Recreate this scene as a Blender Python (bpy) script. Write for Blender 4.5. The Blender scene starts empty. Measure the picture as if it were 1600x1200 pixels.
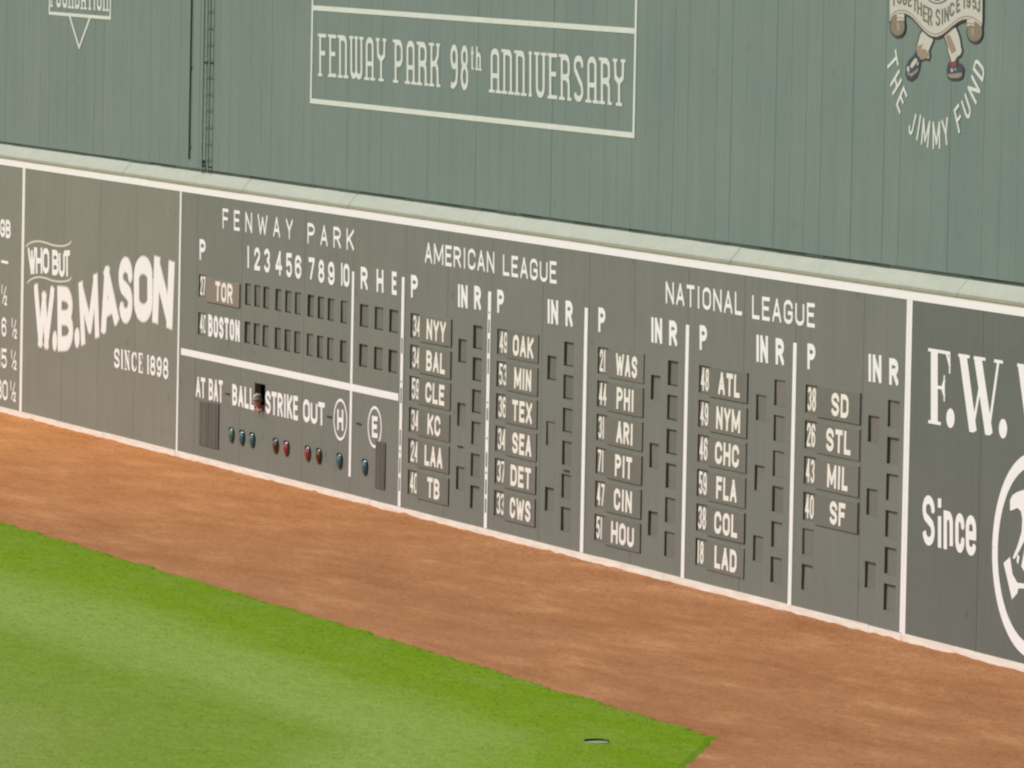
import bpy, bmesh, math, random
import numpy as np
from mathutils import Matrix, Vector
from mathutils.geometry import delaunay_2d_cdt
random.seed(7); rng = np.random.default_rng(7)
scene = bpy.context.scene
COL = scene.collection
rad = math.radians

# ------------------------------------------------------------------ camera
F = 12050.0
_d1 = np.array([-3664. - 800, -288. - 600, F]); _d1 /= np.linalg.norm(_d1)
_dn = np.array([-.0195, 1, 0.]); _dn[2] = -(_d1[0]*_dn[0] + _d1[1]*_dn[1]) / _d1[2]; _dn /= np.linalg.norm(_dn)
_X = -_d1; _Z = -_dn; _Y = np.cross(_Z, _X)
R = np.array([_X, _Y, _Z])
CAM = np.array([120.741, -44.851, 11.215])
cd = bpy.data.cameras.new('camera'); cam = bpy.data.objects.new('camera', cd); COL.objects.link(cam)
cd.sensor_fit = 'HORIZONTAL'; cd.sensor_width = 36; cd.lens = 36 * F / 1600
cd.clip_start = 1; cd.clip_end = 3000
r_, u_, b_ = R @ [1, 0, 0], R @ [0, -1, 0], R @ [0, 0, -1]
cam.matrix_world = Matrix([[r_[0], u_[0], b_[0], CAM[0]], [r_[1], u_[1], b_[1], CAM[1]], [r_[2], u_[2], b_[2], CAM[2]], [0, 0, 0, 1]])
scene.camera = cam

# ------------------------------------------------------------------ light
SUN_EL, SUN_AZ = 40.0, -46.0          # azimuth measured from the wall's normal, towards the left
w = bpy.data.worlds.new('World'); scene.world = w; w.use_nodes = True
nt = w.node_tree; bg = nt.nodes['Background']
sky = nt.nodes.new('ShaderNodeTexSky'); sky.sky_type = 'NISHITA'; sky.sun_disc = False
to_sun = Vector((math.sin(rad(SUN_AZ))*math.cos(rad(SUN_EL)), -math.cos(rad(SUN_AZ))*math.cos(rad(SUN_EL)), math.sin(rad(SUN_EL))))
sky.sun_elevation = rad(SUN_EL); sky.sun_rotation = math.atan2(to_sun.x, to_sun.y)
sky.air_density = 1.0; sky.dust_density = 3.0; sky.ozone_density = 1.0
nt.links.new(sky.outputs[0], bg.inputs[0]); bg.inputs[1].default_value = 0.10
sl = bpy.data.lights.new('sun', 'SUN'); sl.energy = 3.0; sl.angle = rad(9.0); sl.color = (1.0, .985, .965)
so = bpy.data.objects.new('sun', sl); COL.objects.link(so); so.rotation_euler = (-to_sun).to_track_quat('-Z', 'Y').to_euler()
vs = scene.view_settings; vs.view_transform = 'Standard'; vs.look = 'None'; vs.gamma = 1; vs.use_curve_mapping = False
vs.exposure = 0.12
scene.render.engine = 'CYCLES'
scene.cycles.pixel_filter_type = 'BLACKMAN_HARRIS'; scene.cycles.filter_width = 2.2
scene.cycles.max_bounces = 5

# ------------------------------------------------------------------ geometry of the photograph
def wall(px, py, y=0.0):
    v = R @ [px - 800, py - 600, F]; t = (y - CAM[1]) / v[1]; p = CAM + t * v
    return float(p[0]), float(p[2])
TIN = 0.14                              # plane of the sheet metal wall above the ledge
def zr(rx, ry, s):
    return lambda a, b, y=0.0: wall(rx + a / s, ry + b / s, y)
ZA, ZB, ZC, ZD = zr(620, 350, 4.8), zr(620, 590, 4), zr(900, 430, 4.444), zr(900, 680, 4.444)
ZE, ZG, ZH, ZI = zr(1230, 450, 4.286), zr(1230, 720, 3.53), zr(280, 300, 4.444), zr(280, 540, 4.444)
ZM, ZS, ZF, ZJ, ZK = zr(30, 370, 5.217), zr(400, 0, 2.5), zr(60, 0, 12.3), zr(1300, 0, 4), zr(1380, 0, 8.889)
ZGB, ZW = zr(0, 330, 3.636), zr(1500, 690, 3.333)

# ------------------------------------------------------------------ materials
def mat(name, base, rough=.85, var=None, scale=(1, 1, 1), amount=.5, bump=0.0, bscale=30, spec=.3, streak=0.0, island=0.0, metallic=0.0, obj_var=0.0, detail=6, scuff=0.0):
    m = bpy.data.materials.new(name); m.use_nodes = True
    n, l = m.node_tree.nodes, m.node_tree.links
    p = n['Principled BSDF']; p.inputs['Roughness'].default_value = rough
    p.inputs['Specular IOR Level'].default_value = spec; p.inputs['Metallic'].default_value = metallic
    geo = n.new('ShaderNodeNewGeometry')
    mp = n.new('ShaderNodeMapping'); mp.inputs['Scale'].default_value = scale; l.new(geo.outputs['Position'], mp.inputs[0])
    nz = n.new('ShaderNodeTexNoise'); nz.inputs['Scale'].default_value = 1; nz.inputs['Detail'].default_value = detail; nz.inputs['Roughness'].default_value = .6
    l.new(mp.outputs[0], nz.inputs[0])
    rp = n.new('ShaderNodeMapRange'); rp.inputs[1].default_value = .3; rp.inputs[2].default_value = .7; l.new(nz.outputs[0], rp.inputs[0])
    mx = n.new('ShaderNodeMix'); mx.data_type = 'RGBA'
    mx.inputs[6].default_value = (*base, 1); mx.inputs[7].default_value = (*(var or base), 1)
    mu = n.new('ShaderNodeMath'); mu.operation = 'MULTIPLY'; mu.inputs[1].default_value = amount; l.new(rp.outputs[0], mu.inputs[0]); l.new(mu.outputs[0], mx.inputs[0])
    out = mx.outputs[2]
    if streak:                          # rain streaks and wear running down the wall
        m2 = n.new('ShaderNodeMapping'); m2.inputs['Scale'].default_value = (9, 9, .55); l.new(geo.outputs['Position'], m2.inputs[0])
        n2 = n.new('ShaderNodeTexNoise'); n2.inputs['Scale'].default_value = 1; n2.inputs['Detail'].default_value = 5; l.new(m2.outputs[0], n2.inputs[0])
        r2 = n.new('ShaderNodeMapRange'); r2.inputs[1].default_value = .3; r2.inputs[2].default_value = .75
        r2.inputs[3].default_value = 1 - streak; r2.inputs[4].default_value = 1 + streak; l.new(n2.outputs[0], r2.inputs[0])
        h = n.new('ShaderNodeVectorMath'); h.operation = 'SCALE'; l.new(out, h.inputs[0]); l.new(r2.outputs[0], h.inputs[3]); out = h.outputs[0]
    if scuff:                           # scattered ball marks and patches
        vo = n.new('ShaderNodeTexVoronoi'); vo.inputs['Scale'].default_value = 1.3; l.new(geo.outputs['Position'], vo.inputs[0])
        wn = n.new('ShaderNodeTexNoise'); wn.inputs['Scale'].default_value = 5; l.new(geo.outputs['Position'], wn.inputs[0])
        ad = n.new('ShaderNodeMath'); ad.operation = 'MULTIPLY_ADD'; ad.inputs[1].default_value = -.12; l.new(wn.outputs[0], ad.inputs[0]); l.new(vo.outputs['Distance'], ad.inputs[2])
        r5 = n.new('ShaderNodeMapRange'); r5.inputs[1].default_value = -.01; r5.inputs[2].default_value = .05; r5.inputs[3].default_value = 1-scuff; r5.inputs[4].default_value = 1.0; l.new(ad.outputs[0], r5.inputs[0])
        h = n.new('ShaderNodeVectorMath'); h.operation = 'SCALE'; l.new(out, h.inputs[0]); l.new(r5.outputs[0], h.inputs[3]); out = h.outputs[0]
    if obj_var or island:
        src = n.new('ShaderNodeObjectInfo').outputs['Random'] if obj_var else geo.outputs['Random Per Island']
        a = obj_var or island
        r3 = n.new('ShaderNodeMapRange'); r3.inputs[3].default_value = 1 - a; r3.inputs[4].default_value = 1 + a; l.new(src, r3.inputs[0])
        h = n.new('ShaderNodeVectorMath'); h.operation = 'SCALE'; l.new(out, h.inputs[0]); l.new(r3.outputs[0], h.inputs[3]); out = h.outputs[0]
    l.new(out, p.inputs['Base Color'])
    if bump:
        nb = n.new('ShaderNodeTexNoise'); nb.inputs['Scale'].default_value = bscale; nb.inputs['Detail'].default_value = 4; l.new(geo.outputs['Position'], nb.inputs[0])
        bp = n.new('ShaderNodeBump'); bp.inputs['Strength'].default_value = bump; bp.inputs['Distance'].default_value = .02
        l.new(nb.outputs[0], bp.inputs['Height']); l.new(bp.outputs[0], p.inputs['Normal'])
    return m
M = {}
for nm_, b1, b2 in (('board', (.132, .150, .128), (.160, .168, .145)), ('board_right_dim', (.092, .110, .098), (.112, .126, .113)), ('board_left_lit', (.168, .178, .146), (.195, .198, .162))):  # lighter left, darker right: light fading along the wall is put in the paint
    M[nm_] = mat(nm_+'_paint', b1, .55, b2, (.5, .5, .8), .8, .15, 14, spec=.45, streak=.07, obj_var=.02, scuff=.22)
M['reveal'] = mat('reveal_paint', (.13, .135, .11), .8, (.16, .155, .13), (3, 3, 3), .6)
M['shutter'] = mat('shutter_paint', (.128, .134, .112), .7, (.180, .168, .138), (2, 2, 2), .7, obj_var=.09)
M['plate'] = mat('plate_paint', (.130, .136, .114), .65, (.162, .156, .130), (2, 2, 2), .7, obj_var=.06)
M['plate_brown'] = mat('plate_brown_paint', (.205, .168, .135), .7, (.235, .19, .155), (2, 2, 2), .7)
M['grille'] = mat('grille_paint', (.085, .082, .068), .7, (.11, .10, .082), (6, 6, 2), .8, streak=.15)
M['tin'] = mat('tin_paint', (.120, .182, .166), .5, (.152, .208, .186), (.30, .30, .4), .8, .10, 6, spec=.45, streak=.06, obj_var=.018, scuff=.12)
M['tin_dark'] = mat('tin_dark_paint', (.05, .075, .062), .6)
M['pipe'] = mat('pipe_paint', (.075, .11, .093), .6)
M['shutter_dark'] = mat('shutter_dark_paint', (.118, .126, .104), .7, (.145, .143, .12), (2, 2, 2), .7, obj_var=.08)
M['ladder'] = mat('ladder_paint', (.125, .175, .152), .5, (.14, .19, .165), (3, 3, 3), .6)
M['ledge'] = mat('ledge_paint', (.31, .335, .265), .7, (.37, .39, .315), (1.2, 4, 4), .8, .1, 20, streak=.05)
M['dark'] = mat('dark_gap', (.02, .02, .018), .9)
M['white'] = mat('white_paint', (.82, .82, .81), .6, (.75, .74, .72), (3, 3, 5), .5)
M['cream'] = mat('cream_paint', (.60, .55, .49), .7, (.54, .49, .43), (3, 3, 5), .5)
M['tinwhite'] = mat('sign_white_paint', (.63, .66, .60), .6, (.53, .57, .51), (3, 3, 3), .6)
M['base_white'] = mat('base_white_paint', (.80, .77, .70), .8, (.60, .45, .32), (1.6, 6, 16), .6, .1, 20)
M['digit'] = mat('digit_paint', (.80, .78, .71), .6, (.70, .67, .57), (4, 4, 4), .5)
M['teal'] = mat('teal_glass', (.010, .095, .13), .15, spec=.5)
M['green_glass'] = mat('green_glass', (.035, .12, .105), .25, spec=.6)
M['red'] = mat('red_glass', (.22, .018, .03), .15, spec=.5)
M['dark_red'] = mat('dark_red_glass', (.06, .012, .012), .15, spec=.5)
M['rim'] = mat('rim_metal', (.04, .045, .04), .5)
M['banner'] = mat('banner_print', (.50, .48, .42), .6); M['outline'] = mat('outline_print', (.035, .04, .045), .6)
M['ink'] = mat('banner_ink', (.14, .14, .125), .6); M['tan'] = mat('tan_print', (.27, .215, .155), .6)
M['roll'] = mat('roll_print', (.20, .165, .115), .6); M['roll_light'] = mat('roll_light_print', (.30, .25, .17), .6)
M['navy'] = mat('navy_print', (.035, .05, .085), .6); M['redprint'] = mat('red_print', (.25, .04, .04), .6)
M['skin'] = mat('skin', (.56, .32, .23), .55); M['cap'] = mat('cap_cloth', (.40, .37, .29), .9); M['shirt'] = mat('shirt_cloth', (.09, .10, .075), .9)
M['hair'] = mat('hair', (.05, .03, .02), .8); M['eye'] = mat('eye', (.03, .02, .02), .2); M['lip'] = mat('lip', (.32, .12, .09), .6)
M['lid'] = mat('lid_plastic', (.27, .31, .17), .7); M['lid_dark'] = mat('lid_shadow_gap', (.06, .085, .03), .9)

# ------------------------------------------------------------------ object helpers
def link(name, me, m=None, parent=None):
    o = bpy.data.objects.new(name, me); COL.objects.link(o)
    if m is not None and me is not None and not me.materials: me.materials.append(m)
    if parent is not None: o.parent = parent
    return o
def tag(o, label=None, cat=None, group=None, kind=None):
    if label: o['label'] = label
    if cat: o['category'] = cat
    if group: o['group'] = group
    if kind: o['kind'] = kind
    return o
def empty(name, loc, label=None, cat=None, group=None):
    o = link(name, None); o.location = loc; o.empty_display_size = .1
    return tag(o, label, cat, group)
class MB:
    def __init__(s): s.v, s.f = [], []
    def box(s, x0, x1, y0, y1, z0, z1):
        b = len(s.v); s.v += [(x, y, z) for z in (z0, z1) for y in (y0, y1) for x in (x0, x1)]
        s.f += [[b+i for i in q] for q in ((0, 2, 3, 1), (4, 5, 7, 6), (0, 1, 5, 4), (2, 6, 7, 3), (0, 4, 6, 2), (1, 3, 7, 5))]; return s
    def quad(s, a, b, c, d):
        n = len(s.v); s.v += [a, b, c, d]; s.f.append([n, n+1, n+2, n+3]); return s
    def mesh(s, name, off=(0, 0, 0)):
        me = bpy.data.meshes.new(name); me.from_pydata([(x-off[0], y-off[1], z-off[2]) for x, y, z in s.v], [], s.f); me.update(); return me
    def build(s, name, m, parent=None, bevel=0.0):
        off = parent.location if parent is not None else (0, 0, 0)
        me = s.mesh(name, off)
        if bevel:
            bm = bmesh.new(); bm.from_mesh(me)
            bmesh.ops.bevel(bm, geom=bm.edges[:], offset=bevel, segments=1, affect='EDGES'); bm.to_mesh(me); bm.free()
        return link(name, me, m, parent)

# ------------------------------------------------------------------ lettering: strokes in a unit box, unioned in the plane of the wall
def ar(cx, cy, rx, ry, a0, a1, n=None):
    n = n or max(3, int(abs(a1 - a0) / 18))
    return [(cx + rx*math.cos(rad(a0 + (a1-a0)*i/n)), cy + ry*math.sin(rad(a0 + (a1-a0)*i/n))) for i in range(n+1)]
def G(*paths): return [(1.0, list(p)) for p in paths]
OO = ar(.5, .74, .5, .26, 0, 180) + ar(.5, .26, .5, .26, 180, 360) + [(1, .74)]
SS = [(1, .72)] + ar(.5, .76, .5, .24, 5, 180) + [(.02, .68), (.14, .58), (.5, .505), (.86, .42), (.98, .32)] + ar(.5, .24, .5, .24, 0, -175)
PB = [(0, 1), (.5, 1)] + ar(.5, .74, .5, .26, 90, -90) + [(0, .48)]
SANS = {
 'A': G([(0, 0), (.5, 1)], [(.5, 1), (1, 0)], [(.18, .3), (.82, .3)]), 'B': G([(0, 0), (0, 1)], [(0, 1), (.5, 1)] + ar(.5, .76, .45, .24, 90, -90) + [(0, .52)], [(0, .52), (.5, .52)] + ar(.5, .26, .5, .26, 90, -90) + [(0, 0)]),
 'C': G([(1, .68)] + ar(.5, .75, .5, .25, 0, 180) + ar(.5, .25, .5, .25, 180, 360) + [(1, .32)]),
 'D': G([(0, 0), (0, 1)], [(0, 1), (.5, 1)] + ar(.5, .72, .5, .28, 90, 0) + ar(.5, .28, .5, .28, 0, -90) + [(0, 0)]),
 'E': G([(0, 0), (0, 1)], [(0, 1), (1, 1)], [(0, .52), (.85, .52)], [(0, 0), (1, 0)]), 'F': G([(0, 0), (0, 1)], [(0, 1), (1, 1)], [(0, .5), (.85, .5)]),
 'G': G([(1, .7)] + ar(.5, .75, .5, .25, 0, 180) + ar(.5, .25, .5, .25, 180, 360) + [(1, .45)], [(.55, .45), (1, .45)]),
 'H': G([(0, 0), (0, 1)], [(1, 0), (1, 1)], [(0, .5), (1, .5)]), 'I': G([(.5, 0), (.5, 1)]), '1': G([(.5, 0), (.5, 1)]),
 'J': G([(1, 1)] + ar(.5, .25, .5, .25, 0, -180)), 'K': G([(0, 0), (0, 1)], [(1, 1), (0, .38)], [(.3, .58), (1, 0)]), 'L': G([(0, 0), (0, 1)], [(0, 0), (1, 0)]),
 'M': G([(0, 0), (0, 1)], [(1, 0), (1, 1)], [(0, 1), (.5, .15), (1, 1)]), 'N': G([(0, 0), (0, 1)], [(1, 0), (1, 1)], [(0, 1), (1, 0)]),
 'O': G(OO), '0': G(OO), 'P': G([(0, 0), (0, 1)], PB), 'R': G([(0, 0), (0, 1)], PB, [(.5, .48), (1, 0)]), 'S': G(SS),
 'T': G([(.5, 0), (.5, 1)], [(0, 1), (1, 1)]), 'U': G([(0, 1)] + ar(.5, .25, .5, .25, 180, 360) + [(1, 1)]), 'V': G([(0, 1), (.5, 0), (1, 1)]),
 'W': G([(0, 1), (.25, 0)], [(.25, 0), (.5, .85)], [(.5, .85), (.75, 0)], [(.75, 0), (1, 1)]), 'X': G([(0, 0), (1, 1)], [(0, 1), (1, 0)]),
 'Y': G([(0, 1), (.5, .42)], [(1, 1), (.5, .42)], [(.5, .42), (.5, 0)]),
 '2': G([(0, .72)] + ar(.5, .75, .5, .25, 180, 0) + [(.96, .62), (.1, .1), (0, 0)], [(0, 0), (1, 0)]),
 '3': G(ar(.5, .76, .48, .24, 170, -90), ar(.5, .26, .5, .26, 90, -170)), '4': G([(.72, 0), (.72, 1)], [(.72, 1), (0, .28)], [(0, .28), (1, .28)]),
 '5': G([(.95, 1), (.08, 1)], [(.08, 1), (.04, .52)], [(.04, .55)] + ar(.5, .3, .5, .31, 125, -165)),
 '6': G(ar(.5, .3, .5, .3, 0, 360), [(1, .78)] + ar(.5, .76, .5, .24, 10, 180) + [(0, .3)]), '7': G([(0, 1), (1, 1)], [(1, 1), (.35, 0)]),
 '8': G(ar(.5, .76, .43, .24, 0, 360), ar(.5, .26, .5, .26, 0, 360)), '9': G(ar(.5, .7, .5, .3, 0, 360), [(0, .22)] + ar(.5, .24, .5, .24, 190, 360) + [(1, .7)]),
 'i': G([(.5, 0), (.5, .56)], [(.5, .97), (.5, .99)]), 'n': G([(0, 0), (0, .72)], [(0, .52)] + ar(.5, .54, .5, .18, 180, 0) + [(1, 0)]),
 'c': G([(1, .5)] + ar(.5, .54, .5, .18, 0, 180) + ar(.5, .18, .5, .18, 180, 360) + [(1, .22)]), 'e': G([(0, .36), (1, .36)], [(1, .36)] + ar(.5, .54, .5, .18, 0, 180) + ar(.5, .18, .5, .18, 180, 350)),
 't': G([(.4, 0), (.4, 1)], [(0, .72), (1, .72)]), 'h': G([(0, 0), (0, 1)], [(0, .5)] + ar(.5, .52, .5, .18, 180, 0) + [(1, 0)]),
 '-': G([(0, .5), (1, .5)]), '.': None,
 '½': [(.8, [(.08, 1), (.08, .62)]), (.7, [(.85, .95), (.2, .08)]), (.7, [(.6, .34), (.7, .42), (.95, .42), (1, .3), (.6, 0)]), (.7, [(.6, 0), (1, 0)])],
}
def tick(x, y, a=.28, b=.28): return (.5, [(x - a, y), (x + b, y)])
def st(x, y0=0, y1=1): return (1.0, [(x, y0), (x, y1)])
DECO = {
 'F': [st(.15), (.8, [(.15, 1), (1, 1)]), (.8, [(.15, .55), (.85, .55)]), tick(.15, 0), tick(.15, 1, .3, 0)],
 'E': [st(.15), (.8, [(.15, 1), (1, 1)]), (.8, [(.15, .55), (.85, .55)]), (.8, [(.15, 0), (1, 0)]), tick(.15, 0, .3, 0), tick(.15, 1, .3, 0)],
 'N': [st(.1), (1., [(.1, 1), (.55, 1), (.8, .97), (.9, .88), (.9, 0)]), tick(.1, 0), tick(.9, 0), tick(.1, 1, .3, 0)],
 'W': [(1., [(.06, 1), (.06, .12), (.15, .03), (.28, 0)]), (1., [(.28, 0), (.42, .04), (.5, .12), (.5, 1)]), (1., [(.5, .1), (.6, .02), (.75, 0), (.88, .03), (.95, .12), (.95, 1)]), tick(.06, 1, .15, .15), tick(.5, 1, .12, .12), tick(.95, 1, .15, .15)],
 'A': [(1., [(.1, 0), (.1, .85)] + ar(.5, .85, .4, .15, 180, 0) + [(.9, 0)]), (.8, [(.1, .38), (.9, .38)]), tick(.1, 0), tick(.9, 0)],
 'Y': [(1., [(.05, 1), (.1, .62), (.5, .5)]), (1., [(.95, 1), (.9, .62), (.5, .5)]), (1., [(.5, .5), (.5, 0)]), tick(.5, 0), tick(.05, 1, .2, .2), tick(.95, 1, .2, .2)],
 'P': [st(.1), (1., [(.1, 1), (.5, 1)] + ar(.5, .8, .4, .2, 90, 0) + ar(.5, .6, .4, .17, 0, -90) + [(.1, .43)]), tick(.1, 0), tick(.1, 1, .3, 0)],
 'R': [st(.1), (1., [(.1, 1), (.5, 1)] + ar(.5, .82, .4, .18, 90, 0) + ar(.5, .65, .4, .15, 0, -90) + [(.1, .5)]), (1., [(.55, .5), (.85, .42), (.9, .3), (.9, 0)]), tick(.1, 0), tick(.9, 0, .1, .25), tick(.1, 1, .3, 0)],
 'K': [st(.1), (1., [(.95, 1), (.9, .75), (.6, .55), (.1, .5)]), (1., [(.6, .55), (.85, .4), (.9, 0)]), tick(.1, 0), tick(.1, 1), tick(.95, 1, .2, .15), tick(.9, 0, .1, .25)],
 '9': [(1., ar(.5, .75, .42, .25, 0, 360)), (1., [(.92, .75), (.92, .3), (.8, .1), (.4, 0), (.15, .02)])],
 '8': [(1., ar(.5, .77, .38, .23, 0, 360)), (1., ar(.5, .27, .42, .27, 0, 360))],
 'I': [st(.5), tick(.5, 0, .45, .45), tick(.5, 1, .45, .45)],
 'V': [(1., [(.1, 1), (.1, .3)] + ar(.5, .2, .4, .2, 200, 340) + [(.9, .3), (.9, 1)]), tick(.1, 1), tick(.9, 1)],
 'S': [(1., [(.92, .78)] + ar(.5, .84, .42, .16, 10, 180) + [(.1, .72), (.85, .34), (.92, .22)] + ar(.5, .16, .42, .16, 0, -170)), ],
 'T': [st(.5), (.8, [(0, 1), (1, 1)]), tick(.5, 0), (.5, [(0, 1), (0, .9)]), (.5, [(1, 1), (1, .9)])],
 'U': [(1., [(.1, 1), (.1, .2)] + ar(.5, .15, .4, .15, 180, 360) + [(.9, 1)]), tick(.1, 1), tick(.9, 1)],
 'O': [(1., ar(.5, .85, .4, .15, 0, 180) + ar(.5, .15, .4, .15, 180, 360) + [(.9, .85)])],
 'D': [st(.1), (1., [(.1, 1), (.5, 1)] + ar(.5, .85, .4, .15, 90, 0) + ar(.5, .15, .4, .15, 0, -90) + [(.1, 0)])],
 't': [st(.4, 0, .95), (.6, [(.05, .72), (.85, .72)]), tick(.5, 0, .1, .35)],
 'h': [st(.1), (1., [(.1, .6), (.5, .72), (.85, .62), (.9, .5), (.9, 0)]), tick(.1, 0), tick(.9, 0)],
}
def th(x0, y0, x1, y1, w=.3): return (w, [(x0, y0), (x1, y1)])
SERIF = {
 'S': [(.75, SS), th(1, .72, 1, .98, .3), th(0, .28, 0, .02, .3)], 'I': [st(.5), th(.1, 1, .9, 1), th(.1, 0, .9, 0)],
 'N': [th(.12, 0, .12, 1, .4), th(.88, 0, .88, 1, .4), (1., [(.14, 1), (.86, 0)]), th(-.1, 1, .3, 1), th(.65, 1, 1.1, 1), th(-.1, 0, .35, 0)],
 'C': [(.5, [(1, .7)] + ar(.5, .75, .5, .25, 0, 90)), (1., ar(.5, .72, .42, .28, 100, 180) + ar(.5, .28, .42, .28, 180, 260)), (.5, ar(.5, .25, .5, .25, 270, 350)), th(1, .7, 1, .98, .3)],
 'E': [st(.2), th(0, 1, 1, 1, .35), th(.2, .52, .75, .52), th(0, 0, 1, 0, .35), th(1, 1, 1, .75, .3), th(1, 0, 1, .25, .3), th(.75, .4, .75, .64, .25)],
 '1': [st(.5), th(.1, 0, .9, 0), (.5, [(.2, .85), (.5, 1)])], '8': [(.75, ar(.5, .76, .4, .24, 0, 360)), (.75, ar(.5, .26, .45, .26, 0, 360))],
 '9': [(.75, ar(.5, .7, .42, .3, 0, 360)), (.8, [(.92, .7), (.9, .3), (.7, .06), (.4, 0), (.15, .1)])],
 'F': [(.85, [(.3, 0), (.3, 1)]), th(.06, 1, .96, 1, .16), th(.06, 0, .56, 0, .16), th(.3, .5, .72, .5, .16), (.16, [(.98, 1), (.98, .74)]), (.15, [(.74, .66), (.74, .34)]), (.2, [(.86, .98), (.98, .84)]), (.2, [(.64, .5), (.74, .40)]), (.2, [(.64, .5), (.74, .60)])],
 'W': [(.78, [(.12, 1.03), (.31, -.02)]), (.24, [(.33, .04), (.5, .66)]), (.78, [(.46, 1.03), (.67, -.02)]), (.24, [(.69, .04), (.9, 1)]), (.14, [(.01, 1), (.24, 1)]), (.14, [(.36, 1), (.60, 1)]), (.14, [(.82, 1), (.99, 1)])],
}
WID = {'I': .42, '1': .42, 'M': 1.3, 'W': 1.45, 'L': .85, 'E': .88, 'F': .88, 'i': .42, '.': .45, ' ': .55, 'T': .95, 'J': .8, 't': .7}
def ribbon(p, t):
    out = []; h = t/2; n = len(p)
    for i in range(n-1):
        (x0, y0), (x1, y1) = p[i], p[i+1]; dx, dy = x1-x0, y1-y0; L = math.hypot(dx, dy)
        if L < 1e-6: continue
        dx /= L; dy /= L
        e0 = h if i == 0 else 0; e1 = h if i == n-2 else 0
        if n > 6 or (p[0][0]-p[-1][0])**2 + (p[0][1]-p[-1][1])**2 < 1e-8: e0 = e1 = 0
        ax, ay, bx, by = x0-dx*e0, y0-dy*e0, x1+dx*e1, y1+dy*e1
        out.append([(ax+dy*h, ay-dx*h), (bx+dy*h, by-dx*h), (bx-dy*h, by+dx*h), (ax-dy*h, ay+dx*h)])
        if i < n-2: out.append([(x1+h*math.cos(a*math.pi/5), y1+h*math.sin(a*math.pi/5)) for a in range(10)])
    return out
def ellipse(cx, cy, rx, ry, n=24): return [(cx+rx*math.cos(a*2*math.pi/n), cy+ry*math.sin(a*2*math.pi/n)) for a in range(n)]
def glyph(ch, q, t, font=SANS, outline=0.0):
    """q = metric corners TL TR BR BL"""
    TL, TR, BR, BL = q
    W = math.hypot(TR[0]-TL[0], TR[1]-TL[1]); H = math.hypot(TL[0]-BL[0], TL[1]-BL[1])
    if ch == '.':
        c = [(sum(p[i] for p in q))/4 for i in (0, 1)]; return [ellipse(c[0], BL[1]+W/2 if font is not SERIF else c[1], W/2+outline, (W/2 if font is not SERIF else H/2)+outline)]
    g = font.get(ch) or SANS[ch]
    ax = min(.45, t/2/W); ay = t/2/H
    if ch in 'I1i' and font is SANS: ax = .5
    out = []
    for wt, p in g:
        pts = []
        for u, v in p:
            if font is SANS: u = ax+(1-2*ax)*u; vv = ay+(1-2*ay)*v
            elif font is SERIF: a2 = ay*wt; vv = a2+(1-2*a2)*v; u = ax*.8+(1-1.6*ax)*u
            else: u = min(max(u, -.3), 1.3); u = ax*.8+(1-1.6*ax)*u; a2 = ay*(.5 if wt < .9 else .9); vv = a2+(1-2*a2)*v
            x = (BL[0]*(1-u)+BR[0]*u)*(1-vv)+(TL[0]*(1-u)+TR[0]*u)*vv
            y = (BL[1]*(1-u)+BR[1]*u)*(1-vv)+(TL[1]*(1-u)+TR[1]*u)*vv
            pts.append((x, y))
        out += ribbon(pts, t*wt+2*outline)
    out = [clip(clip(p, BL, BR, outline), TR, TL, outline) for p in out]
    if font is SANS and ch not in 'I1i': out = [clip(clip(p, TL, BL, outline), BR, TR, outline) if len(p) > 2 else p for p in out]
    return [c for c in out if len(c) > 2]
def clip(poly, a, b, off):
    dx, dy = b[0]-a[0], b[1]-a[1]; L = math.hypot(dx, dy); nx, ny = -dy/L, dx/L
    dist = lambda p: (p[0]-a[0])*nx+(p[1]-a[1])*ny+off
    out = []
    for i in range(len(poly)):
        p, q = poly[i-1], poly[i]; dp, dq = dist(p), dist(q)
        if (dp < 0) != (dq < 0): f = dp/(dp-dq); out.append((p[0]+(q[0]-p[0])*f, p[1]+(q[1]-p[1])*f))
        if dq >= 0: out.append(q)
    return out
def lerp(a, b, f): return (a[0]+(b[0]-a[0])*f, a[1]+(b[1]-a[1])*f)
def line(txt, q, t, gap=.32, font=SANS):
    TL, TR, BR, BL = q; ws = [WID.get(c, 1) for c in txt]; tot = sum(ws)+gap*(len(txt)-1); x = 0; out = []
    for c, wd in zip(txt, ws):
        a, b = x/tot, (x+wd)/tot; x += wd+gap
        if c != ' ': out += glyph(c, (lerp(TL, TR, a), lerp(TL, TR, b), lerp(BL, BR, b), lerp(BL, BR, a)), t, font)
    return out
def area(p): return sum(p[i-1][0]*p[i][1]-p[i][0]*p[i-1][1] for i in range(len(p)))/2
def sheet(name, polys, y, m, parent):
    V, Fc = [], []
    for p in polys:
        if area(p) < 0: p = p[::-1]
        b = len(V); V += [Vector((float(a), float(c))) for a, c in p]; Fc.append(list(range(b, b+len(p))))
    r = delaunay_2d_cdt(V, [], Fc, 1, 1e-6)
    off = parent.location if parent is not None else Vector()
    fs = [f for f, src in zip(r[2], r[5]) if len(src)]
    used = sorted({i for f in fs for i in f}); ix = {k: i for i, k in enumerate(used)}
    me = bpy.data.meshes.new(name); me.from_pydata([(r[0][k].x-off.x, y-off.y, r[0][k].y-off.z) for k in used], [], [[ix[i] for i in f] for f in fs]); me.update()
    if len(me.polygons) and sum(p.normal.y for p in me.polygons) > 0: me.flip_normals()
    return link(name, me, m, parent)
def quad(Z, xl, xr, tl, tr, br, bl, y=0.0):
    return (Z(xl, tl, y), Z(xr, tr, y), Z(xr, br, y), Z(xl, bl, y))
PAINT = -.004
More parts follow.
